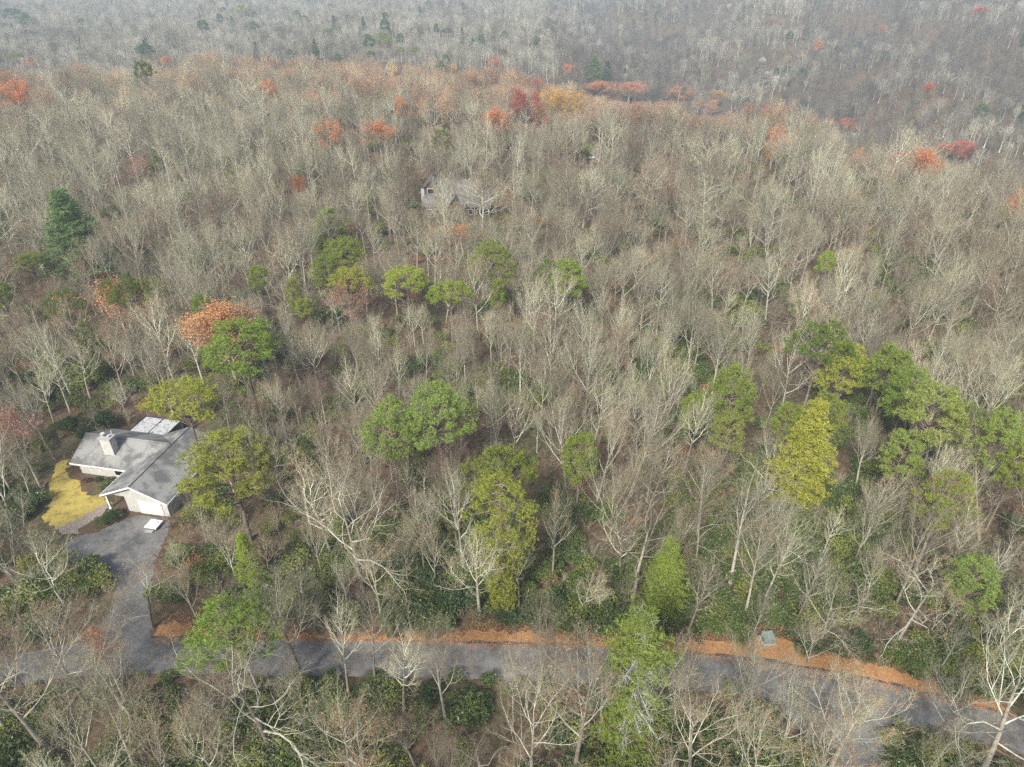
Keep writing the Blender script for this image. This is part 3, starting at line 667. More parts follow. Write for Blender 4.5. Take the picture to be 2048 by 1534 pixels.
# ---- conifers: foliage is made of tufts of needle blades gathered in clumps at the limb ends
def tufts(C, rg, n_blade, ln, wd, upb=.4):
    C = np.asarray(C); N = len(C) * n_blade
    B = np.repeat(C, n_blade, 0)
    d = rg.normal(0, 1, (N, 3)); d[:, 2] = d[:, 2] * .7 + upb; d /= np.linalg.norm(d, axis=1)[:, None]
    t = rg.normal(0, 1, (N, 3)); s = np.cross(d, t); s /= np.linalg.norm(s, axis=1)[:, None]
    l = (ln * rg.uniform(.7, 1.25, N))[:, None]; w_ = wd / 2
    V = np.stack([B - s * w_, B + s * w_, B + d * l + s * w_ * .5, B + d * l - s * w_ * .5], 1).reshape(-1, 3)
    return V, np.arange(N * 4).reshape(-1, 4)
def conifer(kind, seed):
    rg = np.random.RandomState(seed); rr = random.Random(seed); segs = []; cl = []; dead = []
    H = 17.0
    if kind in ('dome', 'round', 'flat'):
        zb, rx = {'dome': (10.6, 5.0), 'round': (7.5, 4.2), 'flat': (12.5, 5.2)}[kind]
        zc = zb + (H - zb) * .35; rz = H - zc
        K = {'dome': 42, 'round': 48, 'flat': 36}[kind]
        lob = [(rr.uniform(0, 6.28), rr.uniform(.7, 1.0), rr.uniform(-.6, .8)) for _ in range(7)]
        for k in range(K):
            az = k * 2.39996 + rr.uniform(-.3, .3)
            ph = math.asin(max(-1, min(1, -.42 + 1.38 * ((k + .5) / K) ** .8 + rr.uniform(-.06, .06))))
            lb = 1 + .22 * math.sin(az * 2 + seed) + .14 * math.sin(az * 5 + seed * 2)
            q = rr.uniform(.80, 1.04) * (lb if ph < 1.0 else 1)
            low = 1.0 if ph > 0 else 1 + ph * .55
            c = (rx * q * math.cos(ph) * math.cos(az) * low, rx * q * math.cos(ph) * math.sin(az) * low, zc + (rz if ph > 0 else (zc - zb)) * math.sin(ph) * rr.uniform(.86, 1.05))
            cl.append((c, rr.uniform(.75, 1.35)))
            z0 = max(zb - 2.5, c[2] - math.hypot(c[0], c[1]) * rr.uniform(.35, .8) - .5)
            m = (c[0] * .5, c[1] * .5, z0 * .45 + c[2] * .55 - .1)
            segs += [(0, 0, z0, *m, .10, .06), (*m, *c, .06, .02)]
        for k in range(16):
            z = rr.uniform(4.5, zb + 1); az = rr.uniform(0, 6.28); l = rr.uniform(.8, 2.6); segs.append((0, 0, z, l * math.cos(az), l * math.sin(az), z + rr.uniform(-.3, .4), .035, .01))
        blade = (.34, .05); tn = 30; nb = 14; topt = H - 1.2
    elif kind == 'column':
        for k in range(115):
            t = (k + rr.random()) / 115; z = 1.6 + (H - 1.6) * t
            rad = 4.1 * min(1, .34 + .9 * t) * (1 if t < .86 else math.sqrt(max(0.02, 1 - ((t - .86) / .14) ** 2)))
            az = k * 2.4 + rr.uniform(-.4, .4); q = rad * rr.uniform(.35, 1.08) ** .6 * (1 + .2 * math.sin(az * 2 + t * 7))
            c = (q * math.cos(az), q * math.sin(az), z - q * .12); cl.append((c, rr.uniform(.6, 1.05)))
            segs.append((0, 0, z - .1 + q * .05, *c, .05, .012))
        blade = (.30, .05); tn = 24; nb = 13; topt = H - .8
    elif kind in ('white', 'cone', 'hemlock'):
        zb = {'white': 3.0, 'cone': .6, 'hemlock': .8}[kind]; RM = {'white': 4.6, 'cone': 3.2, 'hemlock': 3.3}[kind]
        z = zb; w_ = 0
        while z < H - .3:
            t = (z - zb) / (H - zb)
            rad = RM * ((1 - t) ** 1.0 * 1.15 * (1 - .35 * math.exp(-t * 9))) * rr.uniform(.8, 1.1)
            if kind == 'hemlock': rad = RM * min(1, (1 - t) * 3.6 + .25) * rr.uniform(.7, 1.1)
            nb_ = 7 if kind == 'white' else 7
            for k in range(nb_):
                az = w_ * 1.1 + k * 2 * PI / nb_ + rr.uniform(-.25, .25); L = rad * rr.uniform(.7, 1.12)
                if kind != 'white':
                    L = rad * rr.uniform(.5, 1.2) * (1 + .3 * math.sin(az * 2 + z * .9 + seed))
                    if rr.random() < .14: continue
                dr = {'white': .10, 'cone': .02, 'hemlock': -.22}[kind]
                e = (L * math.cos(az), L * math.sin(az), z + L * dr)
                if kind == 'hemlock' and rr.random() < (.36 if t > .3 and math.cos(az + .6) > .1 else .08):
                    dead.append(((0, 0, z), e)); continue
                segs.append((0, 0, z, *e, .05, .012))
                n = max(2, int(L / .62))
                for i in range(1, n + 1):
                    f = i / n
                    if f < .28 and L > 2: continue
                    jit = .28 if kind == 'white' else .3
                    side = (.16 + .22 * (1 - abs(f - .6))) * L * rr.uniform(-1, 1)
                    cl.append(((e[0] * f - side * math.sin(az) + rr.gauss(0, jit * .5), e[1] * f + side * math.cos(az) + rr.gauss(0, jit * .5), z + (e[2] - z) * f + rr.gauss(0, .1)), rr.uniform(.5, .85) * (1.0 if kind == 'white' else .92)))
            z += {'white': .95, 'cone': .62, 'hemlock': .6}[kind] * (1 - .3 * t); w_ += 1
        blade = {'white': (.34, .05), 'cone': (.28, .045), 'hemlock': (.26, .045)}[kind]; tn = {'white': 15, 'cone': 11, 'hemlock': 13}[kind]; nb = 11; topt = H - .1
    C = []
    for c, r in cl:
        n = int(tn * r / .9) + 2; g = rg.normal(0, 1, (n, 3)); g /= np.linalg.norm(g, axis=1)[:, None]; g *= (rg.uniform(.2, 1.15, n) ** .6 * np.where(rg.rand(n) < .12, 1.35, 1))[:, None] * r
        g[:, 2] = np.where(g[:, 2] < 0, g[:, 2] * .3, g[:, 2] * .75) if kind in ('dome', 'round', 'flat', 'column') else g[:, 2] * (.36 if kind == 'white' else .5)
        if kind in ('cone', 'hemlock'): g[:, 2] -= .25 * np.hypot(g[:, 0], g[:, 1])
        C.append(g + np.array(c))
    C = np.vstack(C)
    V, F = tufts(C, rg, nb, *blade, upb=(.45 if kind in ('dome', 'round', 'flat', 'column', 'white') else .0))
    p = Proto(); p.kind = kind; p.H = H
    p.leaf = mkmesh('foliage', V, F, M_needle)
    n = 9; pts = [(rr.gauss(0, .05) * i, rr.gauss(0, .05) * i, -.3 + (topt + .3) * i / n) for i in range(n + 1)]
    pts[0] = (0, 0, -.3); tv, tf = tube([(a * .3, b * .3, c) for a, b, c in pts], [.27 * (1.1 - .95 * i / n) for i in range(n + 1)], 8)
    sv, sf = prisms(segs, 4)
    p.trunk = mkmesh('trunk', tv, tf, M_pbark, smooth=True)
    if dead:
        ds = []
        for a, e in dead:
            for i in range(3):
                f0, f1 = i / 3, (i + 1) / 3; q0 = tuple(a[j] + (e[j] - a[j]) * f0 for j in range(3)); q1 = tuple(a[j] + (e[j] - a[j]) * f1 for j in range(3)); ds.append((*q0, *q1, .06 - .018 * i, .045 - .018 * i))
                for k in range(16):
                    g = tuple(q1[j] + rr.gauss(0, .4) for j in range(3)); ds.append((*q0, *g, .02, .012)) if k < 3 else ds.append((*q1, *g, .016, .01))
        dv, df = prisms(ds, 3); VV, FF, MM = join([(sv, sf, 0), (dv, df, 1)])
        p.limb = mkmesh('branches', VV, FF, [M_pbark, M_lichen], MM)
    else: p.limb = mkmesh('branches', sv, sf, M_pbark)
    p.hc = {'dome': .80, 'round': .72, 'flat': .86, 'column': .55, 'white': .48, 'cone': .42, 'hemlock': .5}[kind]
    p.r = {'dome': 5.2, 'round': 4.6, 'flat': 5.4, 'column': 4.1, 'white': 4.4, 'cone': 3.0, 'hemlock': 3.3}[kind]
    p.vh = {'dome': (10.2, 17.5), 'round': (8, 17.5), 'flat': (12.3, 17.5), 'column': (1.5, 17.3), 'white': (3, 17.2), 'cone': (.5, 17.2), 'hemlock': (.7, 17.2)}[kind]
    return p
M_lichen = simple('lichened_twigs', [(.3, (.28, .29, .25)), (.7, (.42, .43, .38))], 3, 3, 1, 'Object')
CON = {k: [conifer(k, s) for s in ss] for k, ss in dict(dome=(1, 2, 3), round=(4, 5, 6), flat=(7, 8), column=(9,), white=(10, 11), cone=(12, 13), hemlock=(14,)).items()}

# colours of foliage
YG = (.26, .315, .055); BY = (.31, .37, .06); YW = (.36, .385, .065); G = (.215, .27, .055); DG = (.15, .185, .042); BG = (.15, .23, .09); LG = (.27, .315, .085); OL = (.20, .245, .045); FG = (.07, .15, .065)
# (u, v crown centre, crown width px, kind, total height m, colour, name, label, short name)
PINES = [
 (483, 692, 175, 'dome', 17, G, 'pine_tree', 'broad dark green domed pine in front of the orange oak', 'broad dark domed pine'),
 (368, 800, 150, 'flat', 16, BY, 'pine_tree', 'bright yellow-green flat-topped pine leaning over the back porch of the house', 'pine over the back porch'),
 (462, 935, 190, 'round', 17, YG, 'pine_tree', 'large yellow-green pine just right of the grey-roofed house', 'large pine beside the house'),
 (470, 1265, 175, 'round', 14, G, 'pine_tree', 'green pine rising from below the road at lower left', 'pine below the road'),
 (783, 868, 112, 'round', 17, LG, 'pine_tree', 'fresh green pine, left one of the touching central pair', 'left pine of the central pair'),
 (872, 840, 125, 'round', 19, LG, 'pine_tree', 'fresh green pine, taller right one of the touching central pair', 'right pine of the central pair'),
 (1000, 948, 140, 'dome', 17, OL, 'pine_tree', 'olive-yellow domed pine right behind the tall leafy column of pine', 'olive domed pine'),
 (1004, 1090, 130, 'column', 20, YG, 'pine_tree', 'tall yellow-green pine with foliage down to the ground near the road', 'tall column pine'),
 (1160, 915, 84, 'round', 13, OL, 'pine_tree', 'small rounded olive pine right of the olive domed pine', 'small olive pine'),
 (984, 530, 84, 'round', 18, G, 'pine_tree', 'tall round-headed green pine, highest of the middle row of pines', 'tallest middle-row pine'),
 (690, 505, 72, 'dome', 15, G, 'pine_tree', 'green domed pine directly below the pale feathery pine', 'pine below the feathery pine'),
 (652, 545, 60, 'round', 13, OL, 'pine_tree', 'dull olive pine, leftmost of the middle row of pines', 'leftmost middle-row pine'),
 (702, 560, 72, 'dome', 13, BY, 'pine_tree', 'low bright pine dome in front of the dull olive pine', 'low bright pine dome'),
 (808, 562, 112, 'flat', 14, BY, 'pine_tree', 'wide bright yellow-green pine in the middle row, broadest of them', 'broadest middle-row pine'),
 (900, 585, 78, 'flat', 13, YG, 'pine_tree', 'yellow-green slanting pine right of the broadest middle-row pine', 'slanting middle-row pine'),
 (995, 592, 34, 'round', 12, YG, 'pine_tree', 'narrow yellow-green young pine below the tallest middle-row pine', 'narrow young pine'),
 (1137, 560, 76, 'round', 14, YG, 'pine_tree', 'yellow-green pine, rightmost of the middle row of pines', 'rightmost middle-row pine'),
 (1098, 552, 40, 'round', 13, DG, 'pine_tree', 'faint green pine tucked left of the rightmost middle-row pine', 'faint tucked pine'),
 (1642, 690, 118, 'dome', 19, DG, 'pine_tree', 'dark olive domed pine, topmost of the right-hand pines', 'topmost right-hand pine'),
 (1685, 738, 98, 'round', 16, YW, 'pine_tree', 'golden yellow ragged pine in front of the dark domed pine', 'golden ragged pine'),
 (1778, 745, 92, 'round', 16, G, 'pine_tree', 'mid green pine right of the golden ragged pine', 'pine right of the golden pine'),
 (1463, 793, 108, 'round', 17, G, 'pine_tree', 'round green pine with a ball crown, alone left of the right-hand pines', 'lone ball-crowned pine'),
 (1384, 828, 50, 'round', 12, YG, 'pine_tree', 'thin young pine at the left shoulder of the lone ball-crowned pine', 'thin shoulder pine'),
 (1455, 868, 62, 'round', 13, LG, 'pine_tree', 'small light green pine below the lone ball-crowned pine', 'small pine under the ball crown'),
 (1578, 848, 66, 'dome', 15, G, 'pine_tree', 'small green pine dome behind the left of the bright yellow conical pine', 'small dome behind the yellow pine'),
 (1650, 832, 100, 'dome', 15, G, 'pine_tree', 'wider green pine dome behind the bright yellow conical pine', 'wider dome behind the yellow pine'),
 (1608, 920, 150, 'white', 19, YW, 'pine_tree', 'bright yellow conical pine with drooping tiers and a bare lower trunk', 'bright yellow conical pine'),
 (1815, 792, 82, 'round', 16, G, 'pine_tree', 'green pine at the upper left of the largest right-hand pine', 'pine upper left of the big pine'),
 (1865, 828, 150, 'dome', 19, LG, 'pine_tree', 'largest light green pine with a broad dome at the far right', 'largest right-hand pine'),
 (1803, 912, 96, 'round', 14, LG, 'pine_tree', 'light green bushy pine below the largest right-hand pine', 'bushy pine under the big pine'),
 (1990, 885, 104, 'round', 17, LG, 'pine_tree', 'green pine near the right edge, beside the largest one', 'pine near the right edge'),
 (2034, 935, 60, 'round', 15, YG, 'pine_tree', 'yellow-green pine cut by the right edge of the photo', 'pine cut by the right edge'),
 (1928, 862, 80, 'round', 15, G, 'pine_tree', 'green pine between the largest pine and the right-edge pine', 'pine between the big and edge pines'),
 (1888, 1005, 112, 'round', 15, YG, 'pine_tree', 'loose yellow-green pine with gaps, below the bushy pine', 'loose gappy pine'),
 (1943, 1165, 112, 'round', 12, LG, 'pine_tree', 'soft green rounded pine on a leaning trunk near the lower right', 'soft pine near the lower right'),
 (1652, 527, 38, 'dome', 13, BY, 'pine_tree', 'tiny bright green pine alone in the bare woods on the right', 'tiny lone pine'),
 (132, 614, 70, 'dome', 16, DG, 'pine_tree', 'dark green small-headed pine left of the red-orange oak', 'dark pine by the red-orange oak'),
 (255, 585, 82, 'flat', 18, DG, 'pine_tree', 'dark green flat-headed pine right behind the red-orange oak', 'flat pine behind the red-orange oak'),
 (404, 622, 42, 'dome', 15, G, 'pine_tree', 'small green pine head touching the left of the orange oak', 'small pine touching the orange oak'),
 (516, 556, 42, 'dome', 13, G, 'pine_tree', 'small solitary green dome above the orange oak', 'solitary dome above the orange oak'),
 (588, 588, 32, 'round', 12, YG, 'pine_tree', 'slim yellow-green pine between two small green domes', 'slim yellow-green pine'),
 (607, 616, 40, 'dome', 10, YG, 'pine_tree', 'low yellow-green dome just below the slim yellow-green pine', 'low yellow-green dome'),
 (498, 1130, 62, 'cone', 9, YG, 'pine_tree', 'young yellow-green conifer on the slope below the large pine beside the house', 'young conifer under the large pine'),
 (185, 700, 40, 'column', 12, DG, 'pine_tree', 'slim dark green conifer among bare trees below the red-orange oak', 'slim conifer below the red-orange oak'),
 (1, 592, 44, 'dome', 15, G, 'pine_tree', 'green pine dome cut by the left edge', 'pine cut by the left edge'),
 (60, 522, 52, 'flat', 11, OL, 'pine_tree', 'low olive pine left of the tall dark layered pine', 'low olive pine at left'),
 (6, 450, 34, 'white', 13, DG, 'pine_tree', 'dark conifer at the left edge above the low olive pine', 'dark conifer at the left edge'),
 (883, 300, 32, 'column', 14, DG, 'pine_tree', 'narrow dark green conifer standing behind the lodge house', 'narrow conifer behind the lodge'),
 (287, 142, 32, 'dome', 18, DG, 'pine_tree', 'solitary dark pine sticking out on the upper left ridge', 'solitary ridge pine'),
 (150, 482, 158, 'white', 23, BG, 'layered_pine', 'tall bluish-green layered pine, largest conifer on the left side', 'tall layered pine'),
 (660, 466, 112, 'white', 13, LG, 'layered_pine', 'pale green feathery layered pine above the middle row of pines', 'pale feathery pine'),
 (1330, 1165, 112, 'cone', 12, YG, 'hemlock_tree', 'yellow-green feathery conical hemlock standing above the road', 'feathery roadside hemlock'),
 (1268, 1375, 135, 'hemlock', 20, G, 'hemlock_tree', 'tall shaggy hemlock with grey lichened dead limbs in front of the road', 'tall shaggy hemlock'),
 (1188, 142, 40, 'white', 22, BG, 'ridge_conifer', 'dark conifer on the ridge edge, left and taller of two beside the ravine', 'left ravine conifer'),
 (1214, 146, 30, 'white', 18, FG, 'ridge_conifer', 'dark conifer on the ridge edge, right and smaller of two beside the ravine', 'right ravine conifer'),
]
FARP = [  # distant evergreens on the second hill
 (770, 52, 24, 'round', 20, FG, 'upper'), (768, 80, 30, 'round', 20, G, 'lower'), (738, 84, 22, 'round', 18, FG, ''), (800, 78, 16, 'round', 16, FG, ''), (727, 52, 14, 'white', 18, FG, ''),
 (840, 30, 14, 'white', 20, FG, ''), (840, 62, 14, 'round', 15, OL, ''), (872, 58, 12, 'round', 16, FG, ''), (893, 62, 22, 'flat', 14, FG, ''), (924, 72, 12, 'white', 15, FG, ''),
 (882, 130, 14, 'dome', 14, DG, ''), (830, 100, 18, 'flat', 14, G, ''), (800, 100, 16, 'flat', 13, G, ''), (742, 108, 20, 'flat', 13, DG, ''), (1008, 104, 14, 'dome', 12, DG, ''), (1075, 80, 14, 'dome', 12, DG, ''),
 (484, 20, 22, 'round', 20, YG, ''), (440, 38, 16, 'round', 18, FG, ''), (464, 46, 14, 'white', 16, BG, ''), (405, 52, 24, 'round', 18, FG, ''), (508, 52, 20, 'round', 15, FG, ''), (608, 36, 18, 'dome', 14, FG, ''),
 (668, 50, 16, 'white', 18, FG, ''), (655, 62, 24, 'flat', 14, BG, ''), (630, 98, 18, 'white', 14, DG, ''), (600, 98, 16, 'white', 14, DG, ''), (290, 100, 36, 'round', 15, FG, ''), (32, 112, 30, 'flat', 13, G, ''), (106, 96, 18, 'round', 15, BG, ''), (28, 30, 44, 'round', 22, FG, ''), (55, 42, 26, 'round', 20, FG, ''), (1270, 128, 12, 'dome', 12, DG, ''),
]
# autumn trees: (u, v, width px, height m, style, density, colour, label, short)
ORG = (.56, .24, .11); TAN = (.52, .28, .13); RED = (.48, .14, .08); DRED = (.32, .06, .05); YEL = (.55, .35, .10); RST = (.38, .14, .04); PNK = (.40, .20, .15)
AUT = [
 (448, 655, 150, 17, 1.0, TAN, 'large orange-leaved oak rising behind the broad dark domed pine', 'orange oak'),
 (232, 612, 150, 17, .45, ORG, 'half-bare oak with red-orange leaves along its top, left of centre', 'red-orange oak'),
 (28, 862, 110, 14, .3, PNK, 'pinkish-red leaved tree at the left edge above the lawn', 'red tree at the left edge'),
 (656, 264, 54, 15, .8, ORG, 'orange tree, left of two neighbouring orange crowns above the middle', 'left orange crown'),
 (760, 266, 68, 15, .8, ORG, 'orange tree, right of two neighbouring orange crowns above the middle', 'right orange crown'),
 (868, 212, 110, 16, .4, ORG, 'wide thin orange crown between bare trees, left of the round orange one', 'wide thin orange crown'),
 (993, 242, 48, 16, .9, ORG, 'rounded orange-red crown below and left of the deep red tree', 'rounded orange-red crown'),
 (1052, 204, 92, 19, 1.3, DRED, 'deep crimson tree, the reddest crown on the ridge', 'crimson tree'),
 (1100, 198, 50, 16, .7, YEL, 'yellow-orange tree touching the right of the crimson tree', 'yellow-orange tree'),
 (1140, 200, 54, 17, .8, YEL, 'taller golden tree, second right of the crimson tree', 'taller golden tree'),
 (1200, 172, 54, 13, .9, ORG, 'orange crown on the ridge line, left part of the orange row', 'left ridge orange crown'),
 (1258, 176, 78, 15, .7, ORG, 'broad orange-red crown on the ridge line right of another orange crown', 'broad ridge orange crown'),
 (1358, 182, 56, 14, .6, ORG, 'pale orange crown on the ridge line beyond the yellowish tops', 'pale ridge crown'),
 (1412, 208, 70, 15, .7, ORG, 'bright orange crown just over the ridge at right of the ridge row', 'bright crown at the ridge row end'),
 (1438, 190, 34, 14, .8, YEL, 'small golden crown on the skyline of the ridge', 'small golden skyline crown'),
 (1692, 246, 48, 14, .9, RED, 'isolated red crown on the right ridge line', 'isolated red crown'),
 (1562, 278, 74, 15, .7, ORG, 'orange crown well inside the pale woods left of the isolated red one', 'inner orange crown'),
 (1720, 318, 50, 13, .35, ORG, 'faint orange crown in pale trees below the isolated red one', 'faint orange crown'),
 (1848, 328, 72, 15, .8, ORG, 'orange crown near the right edge below the vivid red one', 'right-edge orange crown'),
 (1918, 294, 66, 14, 1.0, RED, 'vivid red flat crown on the ridge near the right edge', 'vivid red crown'),
 (28, 186, 62, 16, .9, ORG, 'orange crown at the upper left edge', 'upper left orange crown'),
 (541, 182, 32, 15, .9, ORG, 'small bright orange crown in the grey woods at upper left', 'small bright orange crown'),
 (598, 366, 26, 9, 1.4, RST, 'small rusty brown leafy tree under bare crowns', 'small rusty tree'),
 (268, 332, 60, 12, .35, PNK, 'dull pink-leaved tree in the grey woods on the left', 'dull pink tree'),
 (62, 124, 34, 12, .8, ORG, 'far orange crown on the upper left ridge line', 'far left ridge crown'),
 (330, 122, 30, 12, .6, ORG, 'far orange crown right of the solitary ridge pine', 'far crown by the ridge pine'),
 (468, 124, 26, 12, .7, RED, 'far reddish crown on the ridge, left of a matching one', 'left far reddish crown'),
 (544, 124, 24, 12, .9, ORG, 'far orange-red crown on the ridge, right of a matching one', 'right far reddish crown'),
 (786, 145, 20, 13, 1.0, YEL, 'tiny golden crown among grey trees, left of two golden ones', 'left tiny golden crown'),
 (906, 138, 16, 12, 1.0, YEL, 'tiny golden crown among grey trees, right of two golden ones', 'right tiny golden crown'),
 (987, 122, 28, 12, .7, RED, 'far dull red crown above the wide thin orange one', 'far dull red crown'),
 (1136, 136, 20, 12, 1.1, ORG, 'far orange dot of a crown left of the ravine conifers', 'far orange dot'),
 (1072, 166, 34, 13, .8, RED, 'red crown just above the crimson tree', 'red crown above the crimson tree'),
 (802, 210, 30, 14, .6, ORG, 'thin orange crown left of the wide thin orange one', 'thin crown left'),
 (694, 590, 90, 12, .22, PNK, 'sparse pink-leaved tree below the low bright pine dome', 'sparse pink tree'),
 (586, 938, 22, 5, 2.5, RST, 'small rust-orange sapling right of the large pine beside the house', 'rust-orange sapling'),
 (925, 470, 95, 10, .3, TAN, 'sparse tan-orange young tree in front of the lodge house', 'tan young tree'),
 (2032, 412, 40, 14, .5, ORG, 'pale orange crown at the right edge of the bare woods', 'pale right-edge crown'),
 (200, 1300, 100, 11, .4, ORG, 'sparse orange-red leaved tree below the driveway mouth', 'sparse orange tree by the driveway'),
 (1108, 1005, 26, 12, .35, RST, 'slender tree with a few rust leaves right of the tall column pine', 'rust-leaved slender tree'),
 (118, 28, 26, 14, 1.0, YEL, 'far yellow-orange crown above the pink-roofed house', 'far yellow crown'),
 (1637, 90, 18, 14, .9, ORG, 'orange crown on the far mountainside', 'mountainside orange crown'),
 (1766, 58, 16, 13, .8, RED, 'reddish crown high on the far mountainside', 'high mountainside crown'),
 (1858, 176, 20, 13, .9, RED, 'pinkish-red crown low on the far mountainside', 'low mountainside crown'),
 (1958, 22, 24, 14, .9, RED, 'reddish crown near the top of the mountain at right', 'mountain-top crown'),
]
rP = random.Random(77)
occupied = []; LM = []
def crown_fit(u, v, wpx, H, hc, r):
    x, y, z = place(u, v, H * hc)
    dep = project(x, y, z + H * hc)[2]
    return x, y, z, (.93 if wpx > 88 else 1.04) * (wpx / 2) / (1365 / dep) / r
def put_conifer(u, v, wpx, kind, H, colr, name, label, group, small=False):
    p = rP.choice(CON[kind])
    x, y, z, sxy = crown_fit(u, v, wpx, H, p.hc, p.r)
    if name == 'layered_pine' and H > 24: sxy *= 1.0
    e = empty(name, (x, y, z - .1), -.5 if kind == 'hemlock' else rP.uniform(0, 6.28), (sxy, sxy, H / p.H))
    tag(e, label, 'tree', group)
    link('trunk', p.trunk, e)
    if not small: link('branches', p.limb, e)
    f = link('foliage', p.leaf, e); f.color = (*[c * rP.uniform(.92, 1.08) for c in colr], 1)
    occupied.append((x, y, max(1.6, sxy * p.r * .55))); return x, y, z
for (u, v, wpx, kind, H, c, name, label, short) in PINES:
    put_conifer(u, v, wpx, kind, H, c, name, label, {'pine_tree': 'pines among the bare trees', 'layered_pine': 'layered pines', 'hemlock_tree': 'hemlocks near the road', 'ridge_conifer': 'conifers at the ravine edge'}[name])
    LM.append((u, v, 'the ' + short))
FPL = {}
def near_lm(u, v, lms):
    return min(lms, key=lambda l: (l[0] - u) ** 2 + (l[1] - v) ** 2)
DIRS = ['right of', 'above', 'left of', 'below']
def dirword(u, v, lu, lv):
    a = math.degrees(math.atan2(-(v - lv), u - lu)) % 360
    return ['right of', 'upper right of', 'above', 'upper left of', 'left of', 'lower left of', 'below', 'lower right of'][int((a + 22.5) // 45) % 8]
ORDW = ['nearest', 'second', 'third', 'fourth', 'fifth', 'sixth', 'seventh', 'eighth', 'ninth', 'tenth', 'eleventh', 'twelfth', 'thirteenth', 'fourteenth', 'fifteenth']
def label_all(items, lms):
    """items: list of (object, u, v, look). Names each by its nearest landmark, side and order of distance"""
    B = {}
    for it in items:
        o, u, v, look = it; l = near_lm(u, v, lms); d = dirword(u, v, l[0], l[1])
        B.setdefault((l[2], d, look), []).append((math.hypot(u - l[0], v - l[1]), o))
    for (l, d, look), q in B.items():
        q.sort(key=lambda t: t[0])
        for k, (_, o) in enumerate(q):
            if len(q) == 1: o['label'] = f'{look} {d} {l}'
            else: o['label'] = f'{ORDW[min(k, 14)]} {look} {d} {l}'
for (u, v, wpx, H, dens, c, label, short) in AUT: LM.append((u, v, 'the ' + short))
LM += [(290, 900, 'the grey-roofed house'), (915, 400, 'the lodge house'), (1535, 1283, 'the utility box'), (240, 1085, 'the driveway'), (140, 1000, 'the yellow lawn'), (1700, 1450, 'the side road'), (1181, 312, 'the white car'),
       (1060, 1280, 'the orange verge patch'), (130, 74, 'the pink-roofed house'), (537, 60, 'the brown-roofed far house')]
fi = []
for (u, v, wpx, kind, H, c, _) in FARP:
    put_conifer(u, v, wpx, kind, H, c, 'distant_evergreen', 'x', 'evergreens on the far hill', True)
    o = [q for q in COL.objects if q.name.startswith('distant_evergreen')][-1] if False else None
ev = sorted([o for o in COL.objects if o.name.startswith('distant_evergreen')], key=lambda o: o.name)
lmf = [(770, 66, 'the far central green cluster'), (880, 60, 'the far hill brow'), (484, 20, 'the far upper left clearing'), (287, 142, 'the solitary ridge pine'), (130, 74, 'the pink-roofed house'), (537, 60, 'the brown-roofed far house'), (1188, 140, 'the left ravine conifer'), (786, 145, 'the left tiny golden crown'), (1052, 206, 'the crimson tree')]
def colword(c): return {FG: 'dark blue-green', G: 'green', DG: 'dark green', BG: 'blue-green', YG: 'yellow-green', OL: 'olive', LG: 'light green'}.get(c, 'green')
label_all([(o, f[0], f[1], colword(f[5]) + ' far evergreen') for o, f in zip(ev, FARP)], lmf)

# autumn trees
AP = []
for i, st in enumerate(('broad', 'vase', 'oak')):
    q = bare_proto(st, 60 + i, 3, 1.0, 1.6)
    q.leafm = []
    for dens in (3.0, 7.0, 14.0):
        rg = np.random.RandomState(70 + i); e = q.ends
        hi = e[e[:, 2] > q.H * .42]
        k = max(1, int(round(dens)))
        V, F = leafcards(hi, k, .40, .11, rg); q.leafm.append(mkmesh('foliage', V, F, M_autumn))
    AP.append(q)
for (u, v, wpx, H, dens, c, label, short) in AUT:
    q = rP.choice(AP); x, y, z, s = crown_fit(u, v, wpx, H, .72, q.rad * .93)
    e = empty('autumn_tree', (x, y, z - .1), rP.uniform(0, 6.28), (s, s, H / q.H)); tag(e, label, 'tree', 'trees still holding autumn leaves')
    link('trunk', q.trunk, e); link('branches', q.crown, e)
    f = link('foliage', q.leafm[0 if dens < .5 else 1 if dens < .85 else 2], e); f.color = (*c, 1)
    occupied.append((x, y, 1.8))

